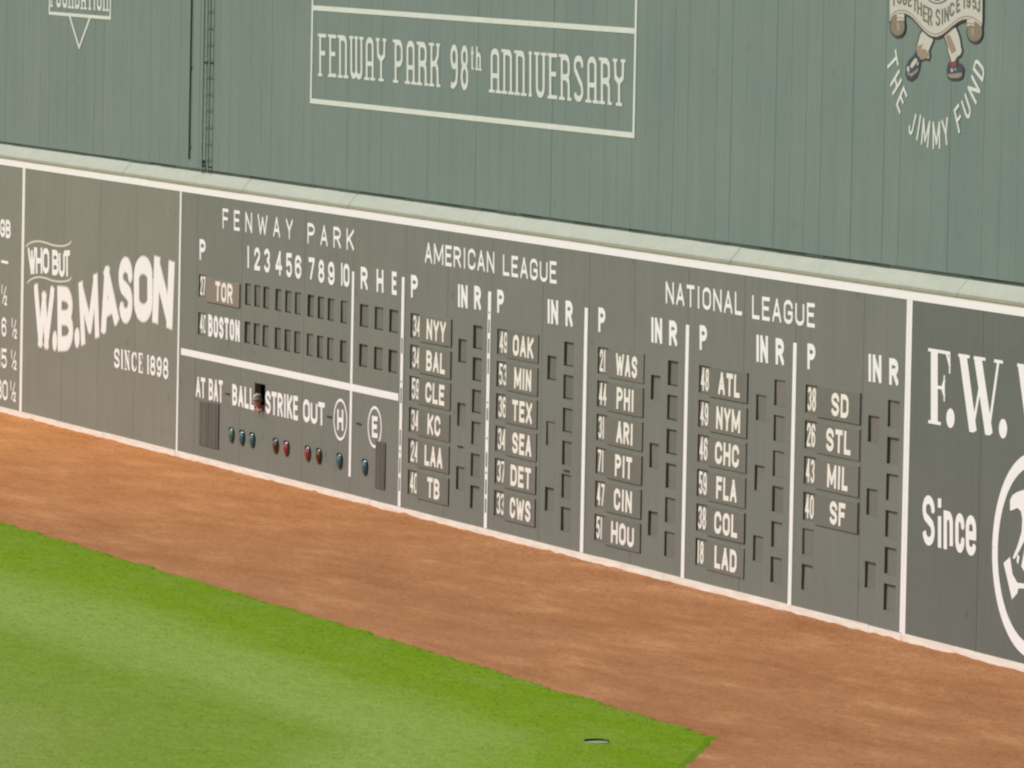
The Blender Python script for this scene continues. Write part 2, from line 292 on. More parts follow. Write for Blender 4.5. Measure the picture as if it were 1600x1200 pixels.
def text(parent, s, Z, xl, xr, tl, tr, bl, br, t=.06, gap=.32, font=SANS, m='white', y=0.0, paint=PAINT):
    return sheet('lettering', line(s, quad(Z, xl, xr, tl, tr, br, bl, y), t, gap, font), y+paint, M[m], parent)
def rect(x0, x1, z0, z1): return [(x0, z0), (x1, z0), (x1, z1), (x0, z1)]
def bar(name, parent, x0, x1, z0, z1, m='white', y=0.0, thick=.004):
    return MB().box(x0, x1, y-thick, y-.0005, z0, z1).build(name, M[m], parent)

# ------------------------------------------------------------------ ground
def vnoise(x, seed, cell):
    r = np.random.default_rng(seed); t = r.random(4096); i = np.floor(x/cell).astype(int); f = x/cell-i; f = f*f*(3-2*f)
    return t[i % 4096]*(1-f)+t[(i+1) % 4096]*f
def grid(name, xs, ys, zf, m):
    X, Y = np.meshgrid(xs, ys); Zz = zf(X, Y); nx, ny = len(xs), len(ys)
    v = np.stack([X.ravel(), Y.ravel(), Zz.ravel()], 1)
    i = np.arange(nx-1)[None, :] + (np.arange(ny-1)*nx)[:, None]; i = i.ravel()
    f = np.stack([i, i+1, i+nx+1, i+nx], 1)
    me = bpy.data.meshes.new(name); me.from_pydata(v.tolist(), [], f.tolist()); me.update()
    for p in me.polygons: p.use_smooth = True
    return link(name, me, m)
def ground_mat(name, kind):
    m = bpy.data.materials.new(name); m.use_nodes = True; n, l = m.node_tree.nodes, m.node_tree.links
    p = n['Principled BSDF']; p.inputs['Roughness'].default_value = .95; p.inputs['Specular IOR Level'].default_value = 0.0
    geo = n.new('ShaderNodeNewGeometry'); sep = n.new('ShaderNodeSeparateXYZ'); l.new(geo.outputs['Position'], sep.inputs[0])
    def noise(scale, detail=5, rough=.6):
        mp = n.new('ShaderNodeMapping'); mp.inputs['Scale'].default_value = scale; l.new(geo.outputs['Position'], mp.inputs[0])
        z = n.new('ShaderNodeTexNoise'); z.inputs['Scale'].default_value = 1; z.inputs['Detail'].default_value = detail; z.inputs['Roughness'].default_value = rough
        l.new(mp.outputs[0], z.inputs[0]); return z.outputs[0]
    def math_(op, a, b=None, c=None):
        k = n.new('ShaderNodeMath'); k.operation = op
        for i, q in enumerate((a, b, c)):
            if q is None: continue
            if isinstance(q, (int, float)): k.inputs[i].default_value = q
            else: l.new(q, k.inputs[i])
        return k.outputs[0]
    def ramp(fac, stops):
        r = n.new('ShaderNodeValToRGB'); e = r.color_ramp.elements
        while len(e) < len(stops): e.new(.5)
        for el, (pos, c) in zip(e, stops): el.position = pos; el.color = (*c, 1)
        l.new(fac, r.inputs[0]); return r.outputs[0]
    def mix(f, a, b, mode='MIX'):
        k = n.new('ShaderNodeMix'); k.data_type = 'RGBA'; k.blend_type = mode
        if isinstance(f, float): k.inputs[0].default_value = f
        else: l.new(f, k.inputs[0])
        l.new(a, k.inputs[6]); l.new(b, k.inputs[7]); return k.outputs[2]
    def stretch(x, a, b, c=0., d=1.):
        k = n.new('ShaderNodeMapRange'); l.new(x, k.inputs[0])
        for i, q in enumerate((a, b, c, d)): k.inputs[i+1].default_value = q
        return k.outputs[0]
    if kind == 'dirt':
        big = stretch(noise((.16, .36, 1), 6, .65), .3, .7)
        c = ramp(big, [(0, (.29, .125, .053)), (.45, (.37, .170, .076)), (.75, (.43, .208, .100)), (1, (.49, .245, .112))])
        st_ = stretch(noise((.34, 1.0, 1), 9, .74), .34, .68)
        c = mix(math_('MULTIPLY_ADD', st_, .2, .55), c, ramp(st_, [(0, (.28, .122, .056)), (.6, (.39, .185, .086)), (1, (.52, .275, .130))]))
        # brighter orange clay towards the far end; the stronger light there is painted in
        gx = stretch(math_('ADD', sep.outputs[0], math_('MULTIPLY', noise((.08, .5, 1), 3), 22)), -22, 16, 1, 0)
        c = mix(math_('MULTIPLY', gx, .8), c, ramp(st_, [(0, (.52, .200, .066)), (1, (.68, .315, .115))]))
        gr = stretch(noise((4.0, 5.5, 3), 9, .85), .25, .75, .76, 1.24)
        fine = stretch(noise((9, 16, 10), 4, .8), .25, .75, .74, 1.26)
        bsc, bst = (9, 9, 9), .6
    else:
        d1 = math_('SUBTRACT', -7.56, sep.outputs[1])
        # distance inside the short second edge that runs from the corner (27.87, -7.56)
        nx_, ny_ = -1.68/3.57, -3.15/3.57
        dd = math_('ADD', math_('MULTIPLY', math_('SUBTRACT', sep.outputs[0], 27.87), nx_), math_('MULTIPLY', math_('ADD', sep.outputs[1], 7.56), ny_))
        d = math_('MINIMUM', d1, math_('MULTIPLY', dd, 1.0))
        d = math_('ADD', d, math_('MULTIPLY', math_('SUBTRACT', noise((.12, .5, 1), 4), .5), 2.2))
        c = ramp(stretch(d, 0, 12), [(0, (.160, .262, .014)), (.14, (.172, .276, .016)), (.24, (.235, .335, .062)), (.34, (.252, .348, .078)),
                                      (.46, (.185, .268, .035)), (.60, (.195, .275, .044)), (.75, (.230, .295, .075)), (1, (.18, .25, .045))])
        pt = stretch(noise((.45, 1.3, 1), 7, .7), .35, .7)
        c = mix(math_('MULTIPLY', pt, .45), c, ramp(pt, [(0, (.145, .238, .018)), (1, (.25, .325, .080))]))
        gr = stretch(noise((2.2, 5, 3), 8, .8), .25, .75, .80, 1.2)
        fine = stretch(noise((14, 24, 10), 3, .7), .25, .75, .74, 1.26)
        bsc, bst = (22, 22, 22), .25
    v = n.new('ShaderNodeVectorMath'); v.operation = 'SCALE'; l.new(c, v.inputs[0]); l.new(math_('MULTIPLY', gr, fine), v.inputs[3])
    l.new(v.outputs[0], p.inputs['Base Color'])
    bp = n.new('ShaderNodeBump'); bp.inputs['Strength'].default_value = bst; bp.inputs['Distance'].default_value = .03
    l.new(noise(bsc, 5, .7), bp.inputs['Height']); l.new(bp.outputs[0], p.inputs['Normal'])
    return m
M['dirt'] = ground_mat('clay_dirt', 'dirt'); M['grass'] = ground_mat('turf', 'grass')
ys = np.concatenate([-np.array([0, .02, .05, .09, .14, .2, .3, .45, .7, 1.0]), -np.arange(1.4, 20, .45), [-24, -35, -60, -120, -250]])[::-1]
xs = np.concatenate([[-200, -120, -70], np.arange(-44, 40, .07), [60, 100, 160, 260]])
def dz(X, Y):
    pile = (vnoise(X, 3, .9)*.6+vnoise(X, 4, .3)*.5)**3 * .05*np.exp(Y/.10)
    ridge = .010*np.sin((Y+vnoise(X, 8, 6)*.5)*7)*vnoise(X, 5, 4)*(Y > -9)*(Y < -.5)
    return pile+ridge+.006*vnoise(X*1.7+Y*3.1, 6, .3)
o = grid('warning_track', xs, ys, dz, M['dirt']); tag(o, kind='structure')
# turf: its ragged edge runs along the track, turns at a corner and runs back towards the plate
edge = []
for x in np.arange(-120, 27.87, .06): edge.append((x, -7.56+(vnoise(np.array(x), 11, .7)-.5)*.14+(vnoise(np.array(x), 12, .14)-.5)*.09))
for s in np.arange(0, 90, .06): edge.append((27.87+.882*s+(vnoise(np.array(s), 13, .2)-.5)*.05, -7.56-.4705*s+(vnoise(np.array(s), 14, .4)-.5)*.10))
me = bpy.data.meshes.new('outfield_turf'); ne = len(edge)
nk = int(round((27.87+120)/.06)); vv = [(float(x), float(y), .022) for x, y in edge]+[(float(x)+(0 if k < nk else .07), float(y)+(.13 if k < nk else .15), -.01) for k, (x, y) in enumerate(edge)]+[(float(x) if k < 2465 else float(x)-.9*90, float(y)-130, .034) for k, (x, y) in enumerate(edge)]
top = [(-120, -250), (107.2, -250)]
base = len(edge)*2; vv = vv[:base]+[(float(x), -250.0, .022) for x, y in edge]
ff = [(i+1, i, i+ne, i+1+ne) for i in range(ne-1)]+[(i, i+1, base+i+1, base+i) for i in range(ne-1)]
me.from_pydata(vv, [], ff); me.update()
bm = bmesh.new(); bm.from_mesh(me); bmesh.ops.recalc_face_normals(bm, faces=bm.faces); bm.to_mesh(me); bm.free()
if sum(p.normal.z*p.area for p in me.polygons) < 0: me.flip_normals()
tag(link('outfield_turf', me, M['grass']), kind='structure')
# blades that give the turf its nap
N = 90000
gx = rng.uniform(-7, 33, N); gy = -7.5-rng.uniform(0, 1, N)**1.25*11.5
inside = (gy < -7.56+.03) & (((gx-27.87)*-.4705+(gy+7.56)*-.882) > -.02) & (gx > -5+(-7.5-gy)*1.6*.8)
gx, gy = gx[inside], gy[inside]; N = len(gx); a = rng.uniform(0, 2*np.pi, N); hgt = rng.uniform(.002, .007, N); wd = rng.uniform(.008, .018, N)
le = rng.uniform(-.05, .05, (N, 2)); P = np.empty((N, 3, 3))
P[:, 0] = np.stack([gx-np.cos(a)*wd, gy-np.sin(a)*wd, np.full(N, .021)], 1); P[:, 1] = np.stack([gx+np.cos(a)*wd, gy+np.sin(a)*wd, np.full(N, .021)], 1)
P[:, 2] = np.stack([gx+le[:, 0], gy+le[:, 1], .021+hgt], 1)
me = bpy.data.meshes.new('grass_blades'); me.vertices.add(3*N); me.vertices.foreach_set('co', P.ravel()); me.loops.add(3*N); me.loops.foreach_set('vertex_index', np.arange(3*N, dtype=np.int32))
me.polygons.add(N); me.polygons.foreach_set('loop_start', np.arange(0, 3*N, 3, dtype=np.int32)); me.polygons.foreach_set('loop_total', np.full(N, 3, dtype=np.int32)); me.update(calc_edges=True)
tag(link('grass', me, M['grass']), 'short mown grass of the outfield beside the clay track', 'grass', kind='stuff')
# clods and crumbs of clay
N = 6000
cx = rng.uniform(-31, 33, N); cy = -np.abs(rng.normal(0, 3.2, N)); cy[:1200] = -rng.exponential(.3, 1200)-.02; s = rng.uniform(.003, .009, N)
ok = cy > -7.5; cx, cy, s = cx[ok], cy[ok], s[ok]
octa = np.array([(1, 0, 0), (-1, 0, 0), (0, 1, 0), (0, -1, 0), (0, 0, 1), (0, 0, -1)])
V = (octa[None]*s[:, None, None]*rng.uniform(.6, 1.3, (len(s), 6, 1)))+np.stack([cx, cy, s*.4+.008], 1)[:, None]
fo = np.array([(0, 2, 4), (2, 1, 4), (1, 3, 4), (3, 0, 4), (2, 0, 5), (1, 2, 5), (3, 1, 5), (0, 3, 5)])
me = bpy.data.meshes.new('clods'); me.from_pydata(V.reshape(-1, 3).tolist(), [], (fo[None]+6*np.arange(len(s))[:, None, None]).reshape(-1, 3).tolist()); me.update()
tag(link('clay_crumbs', me, mat('crumb_clay', (.40, .20, .10), .95, (.47, .26, .14), (5, 5, 5), .6, island=.25)), 'loose crumbs of reddish clay scattered on the warning track', 'clay crumbs', kind='stuff')

# ------------------------------------------------------------------ upper wall of sheet metal
XL, XR = -44.0, 36.0
tw = empty('outfield_wall', (0, TIN, 5.5), 'tall green sheet metal wall with upright seams above the pale ledge', 'wall')
MB().box(XL, XR, TIN+.05, 1.3, 5.2, 11.25).build('wall_core', M['tin_dark'], tw)
PW = .61
def panel_mesh(w_, h_):
    mb = MB(); b = .008; d = .0024
    x = [0, b, w_-b, w_]; ydep = [d, 0, 0, d]
    v = [(xx, yy, zz) for zz in (0, h_) for xx, yy in zip(x, ydep)]+[(0, .045, 0), (w_, .045, 0), (0, .045, h_), (w_, .045, h_)]
    mb.v = v; mb.f = [(0, 1, 5, 4), (1, 2, 6, 5), (2, 3, 7, 6), (8, 0, 4, 10), (3, 9, 11, 7), (0, 8, 9, 3, 2, 1)]
    return mb.mesh('panel')
pm = panel_mesh(PW-.0015, 5.75); pm.materials.append(M['tin'])
x = XL; k = 0
while x < XR-.1:
    p = link('panel', pm, None, tw); p.location = (x, rng.uniform(-.0015, .0015), 0); p.rotation_euler = (0, 0, rng.uniform(-.002, .002)); x += PW; k += 1
mb = MB()
mb.box(XL, XR, TIN-.01, 1.3, 11.26, 11.4).build('coping', M['tin'], tw)

# ------------------------------------------------------------------ ledge
lg = empty('ledge', (0, 0, 5.2), 'pale green sloping ledge running along the top of the lower wall', 'ledge')
joints = [XL, -38.2, -33.5, -28.35, -21.95, -20.55, -14.6, -8.6, -2.2, 3.9, 9.6, 13.15, 18.4, 24, 30, XR]
for a, b in zip(joints[:-1], joints[1:]):
    a += .012; dy = rng.uniform(-.004, .004)
    mb = MB(); pr = [(-.030, 5.20), (-.034, 5.245), (-.02, 5.27), (.155, 5.47), (.185, 5.475), (.185, 5.20)]
    n0 = len(pr); mb.v = [(a, y+dy, z) for y, z in pr]+[(b, y+dy, z) for y, z in pr]
    mb.f = [(i, (i+1) % n0, n0+(i+1) % n0, n0+i)[::-1] for i in range(n0)]+[tuple(range(n0)), tuple(range(2*n0-1, n0-1, -1))]
    mb.build('ledge_segment', M['ledge'], lg)
mb = MB(); x = XL           # ragged dark strip painting in the shadow gap where metal meets ledge
while x < XR:
    l_ = rng.uniform(.3, 1.6); mb.box(x, min(x+l_, XR)-.001, TIN-.012-rng.uniform(0, .01), TIN+.001, 5.462, 5.478+rng.uniform(.0, .018)); x += l_
mb.build('shadow_strip', M['tin_dark'], lg)

# ------------------------------------------------------------------ lower wall, built in upright boards, with openings
ZT = 5.2
def board(x0, x1, holes, parent, gap=.005, m='board'):
    x0 += gap; x1 -= gap
    hs = [h for h in holes if h[0] < x1 and h[1] > x0]
    X = sorted({x0, x1} | {min(max(v, x0), x1) for h in hs for v in h[:2]}); Zs = sorted({0.0, ZT} | {v for h in hs for v in h[2:]})
    Zs[0] = -.05; mb = MB(); vi = {}
    def vt(x, z):
        if (x, z) not in vi: vi[(x, z)] = len(mb.v); mb.v.append((x, 0, z))
        return vi[(x, z)]
    for i in range(len(X)-1):
        for j in range(len(Zs)-1):
            xc, zc = (X[i]+X[i+1])/2, (Zs[j]+Zs[j+1])/2
            if X[i+1]-X[i] < 1e-6 or any(h[0] < xc < h[1] and h[2] < zc < h[3] for h in hs): continue
            mb.f.append([vt(X[i], Zs[j]), vt(X[i+1], Zs[j]), vt(X[i+1], Zs[j+1]), vt(X[i], Zs[j+1])])
    mb.quad((x0, .03, -.05), (x0, 0, -.05), (x0, 0, ZT), (x0, .03, ZT)); mb.quad((x1, 0, -.05), (x1, .03, -.05), (x1, .03, ZT), (x1, 0, ZT))
    return mb.build('board', M[m], parent)
def white_lines(parent, x0, x1):
    bar('border_line', parent, x0+.002, x1-.002, 5.045, 5.198)
    # foot band, in lengths that do not quite line up
    js = [x0+.002]; 
    while js[-1] < x1-3.5: js.append(js[-1]+rng.uniform(2.4, 3.2))
    js.append(x1-.002)
    for a, b in zip(js[:-1], js[1:]):
        bar('foot_band', parent, a, b-.006, -.04, .118+rng.uniform(-.006, .006), 'base_white', 0, .012+rng.uniform(0, .006))
def core(parent, x0, x1): MB().box(x0, x1, .036, 1.3, -.05, 5.19).build('wall_core', M['dark'], parent)

sb = empty('standings_board', (-36, 0, 0), 'far left section of the wall painted with games behind figures', 'board')
core(sb, XL, -28.725)
for a, b in ((XL, -40), (-40, -36.5), (-36.5, -33), (-33, -30.6), (-30.6, -28.725)): board(a, b, [], sb, m='board_left_lit')
white_lines(sb, XL, -28.725); bar('divider_line', sb, -28.80, -28.728, .122, 5.043)
a1 = empty('advertising_board', (-23.5, 0, 0), 'green advertising board lettered W.B. MASON in fat white capitals', 'billboard')
core(a1, -28.725, -18.43)
for a, b in ((-28.725, -25.9), (-25.9, -23.5), (-23.5, -21.13), (-21.13, -18.43)): board(a, b, [], a1, m='board_left_lit')
white_lines(a1, -28.725, -18.43); bar('divider_line', a1, -28.722, -28.63, .122, 5.043)
a2 = empty('advertising_board', (21, 0, 0), 'green advertising board at right lettered F.W. above the word Since', 'billboard')
core(a2, 16.6, XR)
for a, b in ((16.6, 19.29), (19.29, 22.2), (22.2, 25.2), (25.2, 28.4), (28.4, 32), (32, XR)): board(a, b, [], a2, m='board_right_dim')
white_lines(a2, 16.6, XR); bar('divider_line', a2, 16.603, 16.71, .122, 5.043)

# ---- the scoreboard
bd = empty('scoreboard', (-1, 0, 0), 'hand operated green scoreboard between the two white lines with league columns', 'scoreboard')
slots = []        # x0, x1, z0, z1, kind
inn = [-14.43, -13.89, -13.37, -12.67, -12.11, -11.56, -10.85, -10.28, -9.72, -9.01]; rhe = [-7.97, -7.17, -6.40]
for zt in (3.54, 2.835):
    for x in inn: slots.append((x, x+.365, zt-.42, zt, 'low'))
    for x in rhe: slots.append((x, x+.47, zt-.42, zt, 'low'))
PX = [-5.28, -.92, 3.83, 8.29, 12.67]; RX = [-2.10, 2.275, 6.95, 11.42, 15.86]; IX = [-2.82, 1.51, 6.22, 10.69, 15.13]; NR = [-3.15, 1.10, 5.93, 10.36, 14.85]
PITCH = .545; TOPZ = 3.53
NUM = [['34', '34', '59', '34', '24', '40'], ['49', '53', '36', '34', '37', '33'], ['21', '44', '31', '71', '47', '51'], ['48', '49', '46', '59', '38', '18'], ['38', '26', '43', '40', None, None]]
pslots = []
for c in range(5):
    for r in range(6):
        zt = TOPZ-PITCH*r
        slots.append((RX[c], RX[c]+.46, zt-.42, zt-.0, 'low' if r < 3 and c < 3 else 'high'))
        if NUM[c][r]: slots.append((PX[c], PX[c]+.50, zt-.44, zt+.01, 'open')); pslots.append((PX[c], zt, NUM[c][r], c, r))
        else: slots.append((PX[c], PX[c]+.46, zt-.42, zt, 'high'))
    for r in range(3):
        zt = 3.25-PITCH*2*r; slots.append((IX[c], IX[c]+.43, zt-.42, zt, 'low' if c < 2 and r == 0 else 'high'))
for zt, s_ in ((3.55, '27'), (2.835, '40')): slots.append((-17.21, -16.74, zt-.44, zt, 'open'))
WIN = (-13.78, -13.13, 1.22, 1.75)
holes = [s[:4] for s in slots]+[WIN]
bx = [-18.43, -17.33, -14.62, -11.03, -8.33, -5.56, -3.40, -1.2, 1.25, 3.4, 5.47, 7.78, 10.15, 12.24, 14.9, 16.6]
# keep board joints clear of the openings they would split
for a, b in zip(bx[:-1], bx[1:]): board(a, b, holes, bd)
white_lines(bd, -18.43, 16.6)
bar('divider_line', bd, -18.427, -18.33, .122, 5.043); bar('divider_line', bd, 16.50, 16.597, .122, 5.043)
rm = MB()
rm.box(-18.4, 16.57, 1.25, 1.3, -.05, 5.19); rm.box(-18.4, 16.57, .031, 1.25, 5.15, 5.19); rm.box(-18.4, -18.36, .031, 1.25, -.05, 5.15); rm.box(16.53, 16.57, .031, 1.25, -.05, 5.15)
rm.box(-18.4, 16.57, .031, 1.25, -.05, 0)
rm.build('back_room', M['dark'], bd)
DEP = .032
cache = {}
for (x0, x1, z0, z1, kd) in slots:
    w_, h_ = round(x1-x0, 3), round(z1-z0, 3)
    if (w_, h_) not in cache:
        mb = MB(); e = .012; D = .12
        mb.box(0, e, .0005, D, 0, h_); mb.box(w_-e, w_, .0005, D, 0, h_); mb.box(e, w_-e, .0005, D, 0, e); mb.box(e, w_-e, .0005, D, h_-e, h_)
        me = mb.mesh('score_slot'); me.materials.append(M['reveal']); cache[(w_, h_)] = me
        s1 = MB().box(e, w_-e, 0, .008, e+.016, h_-e).mesh('shutter'); s1.materials.append(M['shutter_dark'])
        s2 = MB().box(e, w_-e, 0, .008, e, h_-e-.002).mesh('shutter'); s2.materials.append(M['shutter']); cache[(w_, h_, 1)] = (s1, s2)
    so_ = link('score_slot', cache[(w_, h_)], None, bd); so_.location = Vector((x0, 0, z0))-bd.location
    if kd != 'open':
        sh = link('shutter', cache[(w_, h_, 1)][0 if kd == 'low' else 1], None, so_)
        sh.location = (0, DEP+rng.uniform(-.006, .006), 0); sh.rotation_euler = (rng.uniform(-.02, .02), 0, rng.uniform(-.02, .02))
# headings
T = text
T(bd, 'FENWAY', ZH, 303, 790, 112, 190, 252, 332, .062, .85); T(bd, 'PARK', ZH, 893, 1215, 213, 260, 357, 408, .062, .8)
T(bd, 'P', ZH, 143, 185, 325, 332, 470, 476, .085)
for s_, a, b, t0, b0 in (('1', 470, 492, 372, 530), ('2', 523, 563, 382, 548), ('3', 590, 632, 390, 563), ('4', 670, 716, 405, 583), ('5', 743, 785, 420, 595), ('6', 805, 850, 435, 607), ('7', 900, 942, 452, 614), ('8', 967, 1010, 467, 635), ('9', 1035, 1080, 480, 650)):
    sl_ = (b-a)*.17; T(bd, s_, ZH, a, b, t0, t0+sl_*.8, b0-sl_, b0, .085)
T(bd, '1', ZH, 1120, 1142, 490, 493, 648, 652, .075); T(bd, '0', ZH, 1142, 1184, 494, 500, 655, 665, .085)
T(bd, 'R', ZH, 1262, 1310, 517, 525, 672, 683, .09); T(bd, 'H', ZH, 1372, 1420, 533, 541, 692, 702, .09); T(bd, 'E', ZH, 1478, 1512, 550, 555, 711, 718, .085)
T(bd, 'BOSTON', ZH, 203, 422, 848, 893, 1002, 1042, .095, .22)
T(bd, 'AT', ZI, 117, 183, 212, 226, 355, 370, .078, .08); T(bd, 'BAT', ZI, 207, 304, 228, 243, 378, 398, .078, .14)
T(bd, 'BALL', ZI, 370, 522, 265, 300, 412, 450, .09, .2); T(bd, 'STRIKE', ZI, 600, 826, 310, 352, 470, 522, .09, .18); T(bd, 'OUT', ZI, 862, 1012, 368, 398, 528, 560, .09, .12)
T(bd, 'AMERICAN', ZA, 213, 733, 135, 210, 290, 370, .062, .28); T(bd, 'LEAGUE', ZA, 798, 1200, 228, 283, 385, 450, .062, .3)
T(bd, 'NATIONAL', ZC, 625, 1155, 42, 122, 195, 281, .062, .28); T(bd, 'LEAGUE', ZC, 1225, 1660, 138, 197, 302, 366, .062, .3)
for Zf, a, b, t0, b0 in ((ZA, 108, 160, 380, 557), (ZA, 755, 806, 490, 672), (ZC, 157, 206, 222, 400), (ZC, 860, 912, 345, 525), (ZE, 137, 191, 370, 550)):
    T(bd, 'P', Zf, a, b, t0, t0+7, b0-7, b0, .092)
for Zf, a, b, t0, b0 in ((ZA, 458, 533, 450, 622), (ZA, 1130, 1212, 562, 745), (ZC, 522, 600, 290, 466), (ZC, 1252, 1335, 412, 600), (ZE, 543, 633, 440, 626)):
    T(bd, 'IN', Zf, a, b, t0, t0+11, b0, b0+12, .10, .12)
for Zf, a, b, t0, b0 in ((ZA, 582, 633, 462, 642), (ZA, 1267, 1321, 572, 768), (ZC, 648, 704, 312, 490), (ZC, 1388, 1446, 435, 622), (ZE, 685, 746, 468, 650)):
    T(bd, 'R', Zf, a, b, t0, t0+8, b0-3, b0+6, .10)
# white rules
bar('divider_line', bd, -8.40, -8.28, .43, 1.955, thick=.006); bar('divider_line', bd, -8.40, -8.28, 2.085, 4.08, thick=.006)
bar('divider_line', bd, -18.2, -5.83, 1.957, 2.083)
for x, wd in ((-5.685, .14), (-1.305, .15), (3.28, .15), (7.775, .14), (12.225, .14)): bar('divider_line', bd, x-wd/2, x+wd/2, .122, 4.13)
mo = []
for px, (seq) in ((-5.685, [(528, 552), (595, 597.5), (606, 630), (672, 697), (704.5, 707.5), (716, 740), (747, 768)]), (-1.305, [(486.5, 489.5), (499, 520), (529, 552), (560, 584), (627.5, 630.5), (638, 657), (683.5, 686.5), (707, 730), (737.5, 741), (750, 773), (780, 802)])):
    for y0, y1 in seq:
        xp = 628 if px < -3 else 763; z1 = wall(xp, y0)[1]; z0 = wall(xp, y1)[1]; mo.append(rect(px-.028, px+.028, z0, z1))
for q in mo: sheet('morse_mark', [q], -.008, M['reveal'], bd)
# H and E roundels
for cx, cz, r0, s_, q in ((-8.9, 1.405, .375, 'H', (1099, 1141, 440, 592)), (-7.045, 1.41, .37, 'E', (1340, 1379, 487, 643))):
    ring = ribbon([(cx+(r0-.025)*math.cos(a*math.pi/24), cz+(r0-.025)*math.sin(a*math.pi/24)) for a in range(49)], .05)
    sheet('lettering', ring+line(s_, quad(ZI, q[0], q[1], q[2], q[2]+6, q[3], q[3]-6), .085), PAINT, M['white'], bd)
# cover plates, peep slots
def cover(x0, x1, z0, z1, n=3):
    mb = MB().box(x0, x1, -.018, -.001, z0, z1); c = mb.build('cover_plate', M['grille'], bd, .004)
    rb = MB(); wd = (x1-x0)
    for i in range(n): xx = x0+wd*(i+.5)/n; rb.box(xx-.008, xx+.008, -.022, -.017, z0+.03, z1-.03)
    o = link('rib', rb.mesh('rib', bd.location), M['grille'], c)
cover(-16.98, -16.44, .34, 1.17, 2); cover(-16.42, -15.83, .34, 1.19, 2); cover(-6.95, -6.44, .35, 1.18, 3)
for Zf, a, b in ((ZI, 338, 335), (ZI, 1045, 495), (ZI, 1248, 543), (ZB, 398, 432), (ZB, 1062, 583)):
    X_, Z_ = Zf(a, b); MB().box(X_-.13, X_+.13, -.012, -.001, Z_-.013, Z_+.013).build('peep_slot', M['dark'], bd)
# lamps
lamps = [(-15.05, 'green_glass'), (-14.42, 'teal'), (-13.82, 'teal'), (-12.46, 'dark_red'), (-11.85, 'red'), (-10.64, 'red'), (-10.02, 'dark_red'), (-8.88, 'teal'), (-7.51, 'teal')]
def dome(r, d, n=20, k=7):
    mb = MB(); mb.v = [(0, -d, 0)]
    for j in range(1, k+1):
        a = j/k*math.pi/2
        for i in range(n): t = i*2*math.pi/n; mb.v.append((r*math.sin(a)*math.cos(t), -d*math.cos(a), r*math.sin(a)*math.sin(t)))
    for i in range(n): mb.f.append((0, 1+(i+1) % n, 1+i)[::-1])
    for j in range(k-1):
        for i in range(n): b0 = 1+j*n; mb.f.append((b0+i, b0+(i+1) % n, b0+n+(i+1) % n, b0+n+i))
    return mb
dm = dome(.138, .055).mesh('lens'); 
for p in dm.polygons: p.use_smooth = True
bm = bmesh.new(); bm.from_mesh(dm); bmesh.ops.recalc_face_normals(bm, faces=bm.faces); bm.to_mesh(dm); bm.free()
rg = MB(); n = 24
for r1, r2, y1, y2 in ((.147, .147, 0, -.016), (.147, .139, -.016, -.018), (.139, .136, -.018, -.004)):
    b0 = len(rg.v)
    for i in range(n):
        t = i*2*math.pi/n; rg.v += [(r1*math.cos(t), y1, r1*math.sin(t)), (r2*math.cos(t), y2, r2*math.sin(t))]
    for i in range(n): j = (i+1) % n; rg.f.append((b0+2*i, b0+2*i+1, b0+2*j+1, b0+2*j))
b0 = len(rg.v)             # short hood over the upper half
for i in range(13):
    t = math.pi*(i/12); dd = -.022-.03*math.sin(t); rg.v += [(.147*math.cos(t), -.012, .147*math.sin(t)), (.148*math.cos(t), dd*.8, .148*math.sin(t))]
for i in range(12): rg.f.append((b0+2*i, b0+2*i+1, b0+2*i+3, b0+2*i+2))
rgm = rg.mesh('lamp'); rgm.materials.append(M['rim'])
names = {'green_glass': 'dull green unlit signal lamp', 'teal': 'blue signal lamp', 'dark_red': 'dark red signal lamp', 'red': 'brighter red signal lamp'}
for x, mm in lamps:
    la = link('lamp', rgm, None, bd); la.location = Vector((x, -.001, .665))-bd.location; la['label'] = names[mm]
    me = dm.copy(); me.materials.clear(); me.materials.append(M[mm]); ln = link('lens', me, None, la); ln.location = (0, -.003, 0)
# reveal of the operator's window
mb = MB(); a, b, c, d = WIN; e = .02
mb.box(a, a+e, .0005, .12, c, d); mb.box(b-e, b, .0005, .12, c, d); mb.box(a+e, b-e, .0005, .12, c, c+e); mb.box(a+e, b-e, .0005, .12, d-e, d)
mb.build('window_frame', M['reveal'], bd)

# ---- advertising lettering
def quad_ms(Z, pts): return tuple(Z(*p) for p in pts)
fat = [('W', [(125, 385), (290, 410), (258, 920), (141, 885)], .26), ('B', [(315, 405), (442, 420), (442, 920), (318, 930)], .27), ('M', [(487, 382), (640, 300), (655, 810), (510, 885)], .27),
       ('A', [(662, 278), (765, 215), (826, 690), (665, 805)], .31), ('S', [(812, 172), (925, 165), (925, 700), (822, 705)], .27), ('O', [(938, 160), (1090, 165), (1090, 690), (940, 690)], .32), ('N', [(1105, 160), (1270, 213), (1250, 752), (1088, 688)], .36)]
inner, outer = [], []
for ch, q, t in fat:
    qm = quad_ms(ZM, q); inner += glyph(ch, qm, t); outer += glyph(ch, qm, t, outline=.028)
for cx, cy, rx, ry in ((293, 850, 18, 76), (475, 824, 20, 76)):
    c = ZM(cx, cy); r1 = ZM(cx+rx, cy)[0]-c[0]; r2 = c[1]-ZM(cx, cy+ry)[1]; inner.append(ellipse(*c, r1, r2)); outer.append(ellipse(*c, r1+.03, r2+.03))
sheet('lettering', outer, -.004, M['cream'], a1); sheet('lettering', inner, -.008, M['white'], a1)
